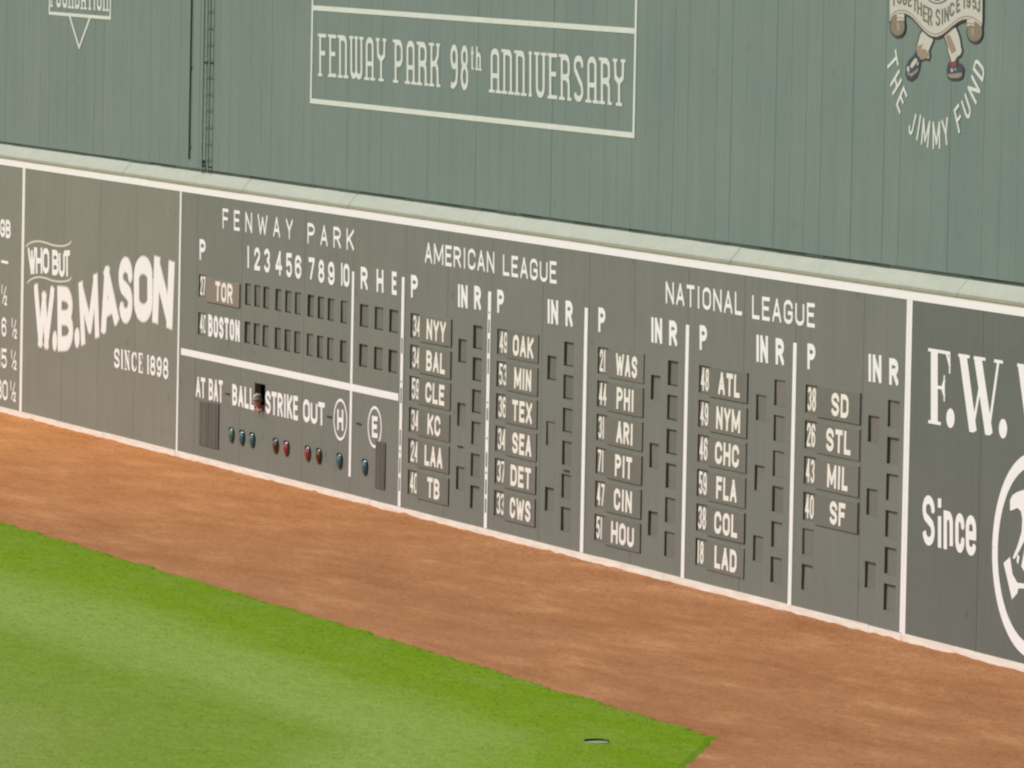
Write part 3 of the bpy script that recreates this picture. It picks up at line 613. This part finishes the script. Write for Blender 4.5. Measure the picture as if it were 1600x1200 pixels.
who = [('W', [(70, 88), (136, 82), (130, 305), (92, 305)]), ('H', [(135, 88), (190, 88), (190, 300), (138, 303)]), ('O', [(190, 88), (247, 92), (247, 303), (192, 300)]), ('B', [(270, 105), (325, 108), (322, 322), (270, 310)]), ('U', [(325, 108), (374, 110), (374, 332), (325, 325)]), ('T', [(366, 112), (416, 108), (412, 322), (372, 328)])]
po = []
for ch, q in who: po += glyph(ch, quad_ms(ZM, q), .115)
sheet('lettering', po, -.004, M['white'], a1)
for pts in ([(55, 80), (75, 60), (100, 46), (130, 38), (160, 36), (195, 42), (230, 52), (265, 65), (300, 73), (335, 76), (365, 74), (395, 66), (412, 55), (427, 35)], [(65, 380), (82, 358), (110, 340), (140, 331), (170, 328), (200, 333), (230, 341), (265, 355), (300, 363), (340, 366), (375, 363), (405, 355), (420, 345), (430, 325)]):
    sheet('flourish', ribbon([ZM(*p) for p in pts], .042), -.004, M['cream'], a1)
T(a1, 'SINCE', ZM, 775, 1012, 905, 950, 1066, 1115, .10, .22, SERIF); T(a1, '1898', ZM, 1042, 1220, 960, 988, 1118, 1168, .10, .1, SERIF)
# games-behind figures
T(sb, 'GB', ZGB, 2, 62, 42, 52, 145, 158, .085, .12)
T(sb, '-', ZGB, 8, 48, 240, 248, 330, 338, .06)
for s_, a, b, t0, b0 in (('½', 8, 42, 413, 533), ('6', 10, 38, 600, 710), ('½', 65, 98, 603, 723), ('15', -8, 40, 775, 885), ('½', 62, 96, 783, 900), ('30', -18, 45, 952, 1065), ('½', 58, 92, 960, 1080)):
    T(sb, s_, ZGB, a, b, t0, t0+(b-a)*.16, b0, b0+(b-a)*.2, .07, .12)
# F.W. board
po = glyph('F', quad(ZE, 920, 1115, 397, 430, 935, 900), .30, SERIF)+glyph('W', quad(ZE, 1125, 1470, 435, 490, 1008, 945), .33, SERIF)+glyph('W', quad(ZE, 1518, 1863, 500, 557, 1075, 1012), .33, SERIF)
for cx, cy in ((1095, 872), (1447, 942)):
    c = ZE(cx, cy); po.append(ellipse(*c, ZE(cx+28, cy)[0]-c[0], c[1]-ZE(cx, cy+66)[1]))
sheet('lettering', po, PAINT, M['white'], a2)
po = []
for ch, x0, x1, t0, b0 in (('S', 748, 815, 190, 468), ('i', 826, 858, 205, 480), ('n', 864, 916, 212, 491), ('c', 928, 979, 222, 508), ('e', 986, 1044, 232, 524)):
    sl_ = (x1-x0)*.2; po += glyph(ch, quad(ZG, x0, x1, t0-sl_/2, t0+sl_/2, b0+sl_/2, b0-sl_/2), .125)
sheet('lettering', po, PAINT, M['white'], a2)
L_ = ZW(170, 500); A_ = ZW(333, 72); B_ = ZW(333, 1097)
czz = (A_[1]+B_[1])/2; h_ = (A_[1]-B_[1])/2; dxx = A_[0]-L_[0]; rr = (dxx*dxx+h_*h_)/(2*dxx); rr2 = rr
ring = ribbon([(L_[0]+rr-(rr-.1)*math.cos(a*math.pi/40), czz+(rr-.1)*math.sin(a*math.pi/40)) for a in range(81)], .2)
sheet('ring', ring, PAINT, M['white'], a2)
hand = [[(262, 360), (262, 305), (275, 278), (300, 262), (345, 248), (420, 240), (430, 300), (400, 420), (345, 500), (310, 570), (285, 612), (275, 606), (300, 545), (322, 470), (326, 400), (318, 362), (300, 345), (280, 355)],
        [(228, 632), (262, 600), (275, 690), (300, 735), (340, 740), (420, 720), (420, 770), (340, 765), (305, 765), (300, 790), (272, 822)],
        [(300, 585), (312, 600), (305, 640), (296, 625)], [(345, 520), (420, 480), (420, 640), (345, 690), (320, 650), (330, 600)]]
for h in hand: sheet('emblem', [[ZW(*p) for p in h]], PAINT, M['white'], a2)

# ---- signs painted on the metal wall
s1 = empty('painted_sign', (-3, TIN, 8), 'white framed sign reading FENWAY PARK 98th ANNIVERSARY on the metal wall', 'sign')
SP = -.0068
def tinbar(parent, x0, x1, z0, z1): return MB().box(x0, x1, TIN-.0072, TIN-.0050, z0, z1).build('frame_line', M['tinwhite'], parent)
fx0, fz0 = ZS(212, 402, TIN); fx1, _ = ZS(1480, 540, TIN); zm = ZS(220, 30, TIN)[1]
tinbar(s1, fx0, fx1, fz0-.005, fz0+.085); tinbar(s1, fx0+.1, fx1-.1, zm-.045, zm+.045); tinbar(s1, fx0, fx0+.095, fz0+.087, 10.5); tinbar(s1, fx1-.10, fx1, fz0+.087, 10.5); tinbar(s1, fx0, fx1, 10.502, 10.59)
for s_, a, b, t0, t1, b0, b1 in (('FENWAY', 246, 508, 131, 151, 297, 319), ('PARK', 541, 718, 154, 170, 323, 341), ('98', 760, 832, 173, 179, 345, 354), ('ANNIVERSARY', 916, 1441, 188, 232, 361, 416)):
    T(s1, s_, ZS, a, b, t0, t1, b0, b1, .10, .28, DECO, 'tinwhite', TIN, SP)
T(s1, 'th', ZS, 840, 881, 178, 183, 271, 277, .075, .3, DECO, 'tinwhite', TIN, SP)
s2 = empty('painted_sign', (-27.5, TIN, 8), 'boxed white word FOUNDATION above an upside down triangle on the metal wall', 'sign')
bx0, bz0 = ZF(205, 262, TIN); bx1, _ = ZF(1400, 370, TIN)
tinbar(s2, bx0, bx1, bz0-.02, bz0+.045); tinbar(s2, bx0, bx0+.09, bz0+.047, 9.6); tinbar(s2, bx1-.09, bx1, bz0+.047, 9.6); tinbar(s2, bx0, bx1, 9.602, 9.66)
T(s2, 'FOUNDATION', ZF, 240, 1352, -330, -245, 132, 218, .085, .2, DECO, 'tinwhite', TIN, SP)
p0, p1, p2 = ZF(605, 300, TIN), ZF(790, 915, TIN), ZF(1000, 335, TIN)
sheet('chevron', ribbon([p0, p1, p2], .075), TIN+SP-.001, M['tinwhite'], s2)
s3 = empty('painted_sign', (16, TIN, 8), 'emblem of a scroll banner over two running legs with THE JIMMY FUND curved below', 'sign')
lay = [0]
def art(polys, m, name='emblem', out=0.0):
    pm_ = [[ZK(a, b, TIN) for a, b in p] for p in polys]
    if out:
        ex = []
        for p in pm_: ex += ribbon(p+[p[0], p[1]], out*2)
        pm_ = pm_+ex
    lay[0] += 1
    for k_, q in enumerate([pm_] if out else [[p] for p in pm_]): sheet(name, q, TIN-.0065-.0012*lay[0]-.0002*k_, M[m], s3)
legL = [(555, 430), (690, 510), (700, 560), (665, 640), (640, 700), (655, 770), (640, 815), (585, 800), (540, 825), (505, 800), (480, 740), (470, 660), (500, 560), (520, 480)]
legR = [(850, 480), (940, 420), (1010, 380), (1050, 470), (1075, 560), (1085, 650), (1100, 700), (1080, 760), (1040, 780), (1000, 850), (955, 860), (940, 800), (910, 720), (905, 640), (880, 560)]
shoeL = [(465, 745), (520, 800), (515, 880), (500, 960), (470, 1040), (400, 1100), (350, 1085), (325, 1020), (335, 930), (370, 860), (420, 810)]
shoeR = [(910, 930), (945, 860), (1035, 860), (1035, 915), (1090, 920), (1120, 970), (1105, 1060), (1050, 1090), (960, 1090), (910, 1065), (900, 980)]
rollL = [(212+98*math.cos(a*math.pi/10), 370+(125 if math.sin(a*math.pi/10) > 0 else 175)*math.sin(a*math.pi/10)) for a in range(20)]
rollR = [(1283+102*math.cos(a*math.pi/10), 445+(130 if math.sin(a*math.pi/10) > 0 else 185)*math.sin(a*math.pi/10)) for a in range(20)]
low = [(115, 290), (135, 245), (172, 205), (230, 180), (310, 180), (370, 205), (430, 250), (500, 330), (570, 410), (640, 475), (700, 505), (760, 510), (830, 482), (900, 430), (980, 360), (1060, 298), (1130, 268), (1200, 262), (1270, 280), (1330, 320), (1380, 370)]
banner = [(105, -400)]+[(105, 300)]+low+[(1392, 300), (1396, -400)]
art([legL, legR, shoeL, shoeR], 'outline', out=.035)
art([legL, legR], 'banner'); art([shoeL, shoeR], 'navy')
art([[(480, 640), (560, 612), (535, 682), (590, 680), (612, 700), (605, 745), (640, 700), (655, 775), (560, 830), (515, 800), (480, 740)], [(872, 500), (930, 480), (975, 580), (1020, 690), (1000, 722), (960, 742), (922, 660)],
     [(500, 940), (490, 990), (400, 1065), (345, 1030), (338, 1003), (400, 1020), (450, 985)], [(905, 1030), (1105, 1010), (1100, 1058), (1050, 1085), (960, 1085), (915, 1065)]], 'tan')
art([[(455, 805), (488, 830), (472, 870), (412, 948), (383, 930), (400, 880)], [(492, 858), (503, 870), (492, 912), (475, 900)], [(340, 930), (365, 915), (378, 960), (370, 1000), (342, 990)], [(950, 955), (972, 945), (985, 990), (958, 1005)], [(1000, 940), (1030, 975), (1022, 982), (998, 955)]], 'banner')
art([[(945, 860), (1035, 866), (1022, 925), (958, 930)]], 'redprint')
art([rollL, rollR, banner], 'outline', out=.035)
art([rollL, rollR], 'roll'); art([[(200, 320), (225, 300), (245, 340), (240, 430), (215, 430), (205, 380)], [(1240, 400), (1265, 385), (1280, 420), (1270, 500), (1245, 490)]], 'roll_light')
art([banner, [(203, 190), (310, 190), (308, 290), (255, 282), (212, 302)], [(1180, 268), (1282, 280), (1282, 372), (1230, 352), (1182, 378)]], 'banner')
lay[0] += 1
ins = [(x_, y_-34) for x_, y_ in low]
sheet('emblem', ribbon([ZK(a, b, TIN) for a, b in ins], .018), TIN-.0065-.0012*lay[0], M['tan'], s3)
for pts_ in ([(205, 250), (250, 240), (308, 262)], [(210, 300), (255, 283), (308, 295)], [(1182, 330), (1225, 318), (1280, 335)], [(1182, 375), (1230, 352), (1282, 372)]):
    sheet('emblem', ribbon([ZK(a, b, TIN) for a, b in pts_], .016), TIN-.0065-.0012*lay[0], M['tan'], s3)
art([[(770+160*math.cos(a*math.pi/12), -70+125*math.sin(a*math.pi/12)) for a in range(24)]], 'ink'); art([[(770+140*math.cos(a*math.pi/12), -80+115*math.sin(a*math.pi/12)) for a in range(24)]], 'banner'); art([[(770+100*math.cos(a*math.pi/12), -75+85*math.sin(a*math.pi/12)) for a in range(24)]], 'outline')
po = []
for ch, x0, x1, t0, b0, sk in (('T', 140, 190, -110, 80, 0), ('O', 213, 268, -120, 55, 2), ('G', 288, 342, -110, 72, 8), ('E', 362, 408, -90, 92, 15), ('T', 430, 485, -30, 155, 30), ('H', 492, 552, 15, 210, 45), ('E', 573, 630, 75, 300, 35), ('R', 640, 697, 105, 355, 22), ('S', 748, 806, 122, 358, -5), ('I', 826, 852, 118, 335, -8), ('N', 868, 926, 95, 300, -30), ('C', 942, 1002, 35, 222, -40), ('E', 1035, 1086, -30, 168, -38), ('1', 1130, 1156, -80, 118, -12), ('9', 1176, 1228, -80, 108, -4), ('5', 1258, 1308, -75, 125, 6), ('3', 1314, 1366, -70, 165, 20)):
    po += glyph(ch, (ZK(x0, t0-sk*.4, TIN), ZK(x1, t0+sk*.4, TIN), ZK(x1, b0+sk*.4, TIN), ZK(x0, b0-sk*.4, TIN)), .032)
lay[0] += 1; sheet('lettering', po, TIN-.0065-.0012*lay[0], M['ink'], s3)
cen = [('T', 380, 388), ('H', 403, 515), ('E', 438, 625), ('J', 505, 765), ('I', 545, 797), ('M', 588, 830), ('M', 655, 845), ('Y', 713, 823), ('F', 795, 740), ('U', 842, 665), ('N', 890, 560), ('D', 922, 435)]
pts = np.array([ZJ(a, b, TIN) for _, a, b in cen])
A = np.c_[2*pts, np.ones(len(pts))]; sol = np.linalg.lstsq(A, (pts**2).sum(1), rcond=None)[0]; c0 = sol[:2]; r0 = math.sqrt(sol[2]+c0 @ c0)
po = []
for (ch, _, _), p in zip(cen, pts):
    an = math.atan2(p[1]-c0[1], p[0]-c0[0]); up = np.array([-math.cos(an), -math.sin(an)]); rt = np.array([up[1], -up[0]])
    hw = {'I': .06, 'M': .14, 'N': .13, 'T': .13, 'J': .09, 'Y': .12}.get(ch, .105); hh = .20
    q = (p+up*hh-rt*hw, p+up*hh+rt*hw, p-up*hh+rt*hw, p-up*hh-rt*hw); po += glyph(ch, q, .055)
sheet('lettering', po, TIN+SP, M['tinwhite'], s3)

# ---- ladder on the metal wall
ld = empty('ladder', (-16.95, TIN, 5.5), 'narrow dark green ladder fixed upright to the metal wall above the ledge', 'ladder')
lx0, lx1 = wall(316, 200, .08)[0], wall(326, 200, .08)[0]
for x, wd in ((lx0, .05), (lx1, .03)): MB().box(x-wd/2, x+wd/2, .075, .095, 5.44, 11.3).build('rail', M['ladder'], ld, .004)
z = 5.72
while z < 11.2: MB().box(lx0+.03, lx1-.02, .080, .092, z, z+.020).build('rung', M['ladder'], ld); z += .31
for z in (5.55, 7.5, 9.5):
    MB().box(lx0-.03, lx0+.02,  .096, TIN, z, z+.03).build('bracket', M['ladder'], ld); MB().box(lx1-.02, lx1+.02,  .096, TIN, z, z+.03).build('bracket', M['ladder'], ld)
MB().box(lx0-.20, lx0-.03, .10, TIN-.005, 5.62, 5.68).build('bracket', M['ladder'], ld)
cx_ = wall(295.5, 130, .10)[0]
cp = empty('conduit', (cx_, TIN, 5.7), 'thin dark conduit running up the metal wall left of the ladder', 'pipe')
mb = MB(); n = 10
for zz in (5.66, 11.3):
    for i in range(n): t = i*2*math.pi/n; mb.v.append((cx_+.013*math.cos(t), .120+.015*math.sin(t), zz))
mb.f = [(i, (i+1) % n, n+(i+1) % n, n+i) for i in range(n)]+[tuple(range(n))[::-1], tuple(range(n, 2*n))]
mb.build('pipe', M['pipe'], cp)
for z in (5.9, 7.4, 8.9, 10.4): MB().box(cx_-.05, cx_+.05, .10, TIN, z, z+.03).build('clip', M['ladder'], cp)

# ---- name plates and number plates
NAMES = [[('NYY', ZA, 225, 368), ('BAL', ZA, 222, 362), ('CLE', ZB, 180, 298), ('KC', ZB, 193, 273), ('LAA', ZB, 175, 286), ('TB', ZB, 191, 268)],
         [('OAK', ZA, 872, 1026), ('MIN', ZB, 735, 841), ('TEX', ZB, 723, 846), ('SEA', ZB, 722, 842), ('DET', ZB, 712, 839), ('CWS', ZB, 708, 836)],
         [('WAS', ZC, 278, 426), ('PHI', ZC, 283, 403), ('ARI', ZC, 282, 396), ('PIT', ZD, 272, 389), ('CIN', ZD, 265, 389), ('HOU', ZD, 245, 403)],
         [('ATL', ZC, 990, 1139), ('NYM', ZC, 975, 1141), ('CHC', ZD, 967, 1133), ('FLA', ZD, 975, 1117), ('COL', ZD, 962, 1121), ('LAD', ZD, 963, 1116)],
         [('SD', ZE, 297, 412), ('STL', ZE, 262, 426), ('MIL', ZG, 222, 335), ('SF', ZG, 235, 321)]]
ORD = ['first', 'second', 'third', 'fourth', 'fifth', 'sixth']; COLN = ['first', 'second', 'third', 'fourth', 'fifth']
def xshift(x, y): return x-(120.74-x)*(-y)/44.85*(-1) if False else x+(CAM[0]-x)*(0-y)/(-CAM[1])*(1)
def name_plate(nm, x0, x1, z0, z1, tx0, tx1, tz0, tz1, m, label):
    o = empty('name_plate', ((x0+x1)/2, 0, z0), label, 'name plate', 'team name plates on the scoreboard')
    th_ = .015+rng.uniform(-.003, .007); y0 = -th_
    MB().box(x0, x1, y0, -.0015, z0, z1).build('plate', M[m], o, .003)
    # a point at depth y0 is seen shifted along the wall; put the word where it appears in the photograph
    dx = (CAM[0]-(tx0+tx1)/2)*(-y0)/(-CAM[1])*1.0
    q = ((tx0+dx, tz1), (tx1+dx, tz1), (tx1+dx, tz0), (tx0+dx, tz0))
    sheet('lettering', line(nm, q, .078, .2), y0-.003, M['digit'], o)
    o.rotation_euler = (0, rng.uniform(-.004, .004), 0); return o
NDEP = .022
def number_plate(nm, x0, w_, zt, label, dw=.155, st_=.05):
    o = empty('number_plate', (x0+w_/2, NDEP, zt-.43), label, 'number plate', 'pitcher number plates in the scoreboard slots')
    MB().box(x0+.014, x0+w_-.014, NDEP, NDEP+.01, zt-.425, zt-.01).build('plate', M['shutter'], o)
    a = x0+st_; wds = [.085 if c == '1' else dw for c in nm]; po = []; tot = sum(wds)+.025
    for c, wd in zip(nm, wds):
        po += glyph(c, ((a, zt-.035), (a+wd, zt-.035), (a+wd, zt-.395), (a, zt-.395)), .052); a += wd+.025
    sheet('lettering', po, NDEP-.003, M['digit'], o)
for c in range(5):
    lg_ = 'American League' if c < 2 else 'National League'
    for r, (nm, Zf, a, b) in enumerate(NAMES[c]):
        zt = TOPZ-PITCH*r+.015; tx0 = Zf(a, 0)[0]; tx1 = Zf(b, 0)[0]
        ya = {0: ZA, 1: ZA}.get(r)
        tx0 += 0; 
        # pixel columns lean slightly, so read the x of the word at its own height
        def xat(Zq, u, ztarget):
            lo, hi = -400, 1500
            for _ in range(40):
                mid = (lo+hi)/2
                if Zq(u, mid)[1] > ztarget: lo = mid
                else: hi = mid
            return Zq(u, lo)[0]
        tz1 = zt-.06; tz0 = zt-.415; tx0 = xat(Zf, a, (tz0+tz1)/2); tx1 = xat(Zf, b, (tz0+tz1)/2)
        name_plate(nm, PX[c]+.52, NR[c], zt-.475, zt, tx0, tx1, tz0, tz1, 'plate', f'name plate reading {nm}, {ORD[r]} from the top of its {lg_} column')
for X0, zt, nm, c, r in pslots:
    team = NAMES[c][r][0]
    number_plate(nm, X0, .50, zt, f'number plate reading {nm} in the slot left of the {team} name plate', *((.175, .085) if c < 2 else (.155, .05)))
name_plate('TOR', -16.66, -14.70, 3.055, 3.50, ZH(252, 670)[0], ZH(372, 690)[0], 3.10, 3.47, 'plate_brown', 'brownish name plate reading TOR above the painted word BOSTON')
number_plate('27', -17.21, .47, 3.55, 'number plate reading 27 in the slot left of the TOR name plate', .14, .05)
number_plate('40', -17.21, .47, 2.835, 'number plate reading 40 in the slot left of the painted word BOSTON', .17, .07)

# ---- operator looking out of the little window
def person():
    fwd = Vector((.80, -.58, -.12)).normalized(); up = Vector((.0, -.12, 1)); up = (up-fwd*up.dot(fwd)).normalized(); side = fwd.cross(up)
    hc = Vector((-13.49, -.03, 1.425))
    o = empty('person', (hc.x, .3, 0), 'person in a light cap leaning out of the dark window between BALL and STRIKE', 'person')
    def P_(a, b, c): return hc+fwd*a+side*b+up*c            # forward, side, up from head centre
    bm = bmesh.new()
    def ball(c, r, sx=1, sy=1, sz=1):
        g = bmesh.ops.create_icosphere(bm, subdivisions=3, radius=r)
        rotm = Matrix((fwd, side, up)).transposed().to_4x4()
        bmesh.ops.transform(bm, matrix=Matrix.Translation(c) @ rotm @ Matrix.Diagonal((sx, sy, sz, 1)), verts=g['verts'])
    def limb(a, b, r0, r1, n=9):
        for i in range(n): ball(a.lerp(b, i/(n-1)), r0+(r1-r0)*i/(n-1))
    ball(P_(-.01, 0, .035), .095, 1.05, .82, 1.0); ball(P_(.035, 0, -.045), .07, .85, .80, 1.05); ball(P_(.075, 0, -.095), .028, 1, 1.1, .9)
    ball(P_(.105, 0, -.015), .016, 1.1, .8, 1.5); ball(P_(.085, 0, .02), .014, .8, 2.6, .7); ball(P_(.088, 0, -.062), .016, .7, 1.6, .6)
    for s in (-1, 1): ball(P_(-.005, s*.082, -.005), .024, .6, .35, 1.2); ball(P_(.07, s*.038, -.03), .024, .8, .9, .9)
    neck = P_(-.06, 0, -.17); limb(P_(-.02, 0, -.07), neck, .055, .058)
    chest = Vector((-13.55, .34, 1.08)); limb(neck, chest+Vector((0, 0, .08)), .07, .12)
    hip = Vector((-13.5, .62, .86)); limb(chest, hip, .15, .145)
    for s in (-1, 1):
        sh = chest+Vector((s*.19, -.02, .07)); limb(chest+Vector((0, 0, .06)), sh, .10, .065, 6)
        el = Vector((-13.45+s*.17, .22, .98)); ha = Vector((-13.43+s*.10, .0, 1.245)) if s < 0 else Vector((-13.30, .0, 1.25))
        limb(sh, el, .055, .042); limb(el, ha, .040, .027)
        ball(ha+Vector((0, -.02, .012)), .034, 1, 1, .5)
        for k_, (L, dx) in enumerate(((.062, -.028), (.072, -.010), (.066, .009), (.052, .027))):
            b0 = ha+Vector((dx, -.045, .012)); m0 = b0+Vector((0, -L*.5, .002)); e0 = m0+Vector((0, -L*.15, -L*.5)); limb(b0, m0, .0092, .0085, 5); limb(m0, e0, .0085, .0075, 5)
        t0 = ha+Vector((-s*.03, -.015, .008)); limb(t0, t0+Vector((-s*.03, -.03, .005)), .0105, .009, 5)
        kn = hip+Vector((s*.1, -.12, -.42)); limb(hip+Vector((s*.08, 0, -.02)), kn, .085, .06); limb(kn, Vector((hip.x+s*.1, .62, .06)), .058, .04); ball(Vector((hip.x+s*.1, .55, .045)), .05, 1.2, 1.5, .8)
    me = bpy.data.meshes.new('body'); bm.to_mesh(me); bm.free()
    tmp = link('body', me, M['skin'], None); md = tmp.modifiers.new('r', 'REMESH'); md.mode = 'VOXEL'; md.voxel_size = .0075; md.use_smooth_shade = True
    md2 = tmp.modifiers.new('s', 'SMOOTH'); md2.iterations = 3; md2.factor = .5
    dg = bpy.context.evaluated_depsgraph_get(); nm_ = bpy.data.meshes.new_from_object(tmp.evaluated_get(dg)); nm_.name = 'body'
    tmp.modifiers.clear(); tmp.data = nm_; tmp.parent = o
    for v in nm_.vertices: v.co -= o.location
    if not nm_.materials: nm_.materials.append(M['skin'])
    def part(name, m, fn):
        b = bmesh.new(); fn(b); mm = bpy.data.meshes.new(name); b.to_mesh(mm); b.free()
        for v in mm.vertices: v.co -= o.location
        for p in mm.polygons: p.use_smooth = True
        return link(name, mm, M[m], o)
    rotm = Matrix((fwd, side, up)).transposed().to_4x4()
    def eb(b, c, r, s): g = bmesh.ops.create_icosphere(b, subdivisions=3, radius=r); bmesh.ops.transform(b, matrix=Matrix.Translation(c) @ rotm @ Matrix.Diagonal((*s, 1)), verts=g['verts']); return g['verts']
    def capf(b):
        vs_ = eb(b, P_(-.012, 0, .062), .100, (1.04, .86, .62))
        bmesh.ops.delete(b, geom=[v for v in vs_ if (v.co-P_(0, 0, .048)).dot(up) < 0], context='VERTS')
        n_ = 12; pr = []
        for i in range(n_+1):
            t = -1.15+2.3*i/n_; pr.append((b.verts.new(P_(.075*math.cos(t)+.012, .082*math.sin(t), .052)), b.verts.new(P_(.07+.07*math.cos(t), .086*math.sin(t), .044)), b.verts.new(P_(.07+.068*math.cos(t), .084*math.sin(t), .040)), b.verts.new(P_(.075*math.cos(t)+.012, .080*math.sin(t), .046))))
        for p, q in zip(pr[:-1], pr[1:]):
            for k_ in range(4): b.faces.new((p[k_], q[k_], q[(k_+1) % 4], p[(k_+1) % 4]))
    part('cap', 'cap', capf)
    def hairf(b):
        vs_ = eb(b, P_(-.022, 0, .02), .101, (.98, .86, .95)); bmesh.ops.delete(b, geom=[v for v in vs_ if (v.co-P_(-.0, 0, 0)).dot(fwd) > -.0 or (v.co-hc).dot(up) < -.06], context='VERTS')
    part('hair', 'hair', hairf)
    for s in (-1, 1): part('eye', 'eye', lambda b, s=s: eb(b, P_(.079, s*.033, .003), .012, (.7, 1.2, .75)))
    part('mouth', 'lip', lambda b: eb(b, P_(.095, 0, -.062), .012, (.6, 1.9, .45)))
    def sf(b):
        def l2(a, c, r0, r1, n=7):
            for i in range(n): eb(b, a.lerp(c, i/(n-1)), r0+(r1-r0)*i/(n-1), (1, 1, 1))
        l2(chest, hip, .168, .16); l2(chest+Vector((0, 0, .05)), neck+Vector((0, .03, -.03)), .135, .075)
        for s in (-1, 1):
            sh = chest+Vector((s*.19, -.02, .07)); el = Vector((-13.45+s*.17, .22, .98)); l2(chest+Vector((0, 0, .05)), sh, .115, .078, 5); l2(sh, sh.lerp(el, .8), .07, .06)
    part('shirt', 'shirt', sf)
person()

# ---- sprinkler cover in the turf
sc = empty('sprinkler_cover', (28.34, -9.31, .034), 'small flat sprinkler cover set in the grass near the turf corner', 'sprinkler cover')
mb = MB(); n = 28
prof = [(.155, -.01), (.155, -.004), (.145, -.001), (.13, -.004), (.0, -.002)]
for r1, z1 in prof[:-1]:
    for i in range(n): t = i*2*math.pi/n; mb.v.append((28.34+r1*math.cos(t), -9.31+r1*math.sin(t), .034+z1))
mb.v.append((28.34, -9.31, .034)); 
for j in range(len(prof)-2):
    for i in range(n): mb.f.append((j*n+i, j*n+(i+1) % n, (j+1)*n+(i+1) % n, (j+1)*n+i))
b0 = (len(prof)-2)*n
for i in range(n): mb.f.append((b0+i, b0+(i+1) % n, len(mb.v)-1))
mb.v = [(x, y, z-.002) for x, y, z in mb.v]
mb.build('lid', M['lid'], sc)
mb = MB()
# raised dark strip at the lid's far side, painting in a shaded hollow
ax = Vector((-.93, .36, 0)); sd = Vector((.36, .93, 0))
for i in range(10):
    t0 = -1.25+2.5*i/10; t1 = -1.25+2.5*(i+1)/10
    def pt(t, r, z): v = Vector((28.34, -9.31, 0))+ax*(r*math.cos(t))+sd*(r*math.sin(t)); return (v.x, v.y, z)
    mb.quad(pt(t0, .158, .02), pt(t1, .158, .02), pt(t1, .158, .055), pt(t0, .158, .055)); mb.quad(pt(t1, .17, .02), pt(t0, .17, .02), pt(t0, .17, .055), pt(t1, .17, .055)); mb.quad(pt(t0, .158, .055), pt(t1, .158, .055), pt(t1, .17, .055), pt(t0, .17, .055))
mb.build('rim', M['lid_dark'], sc)
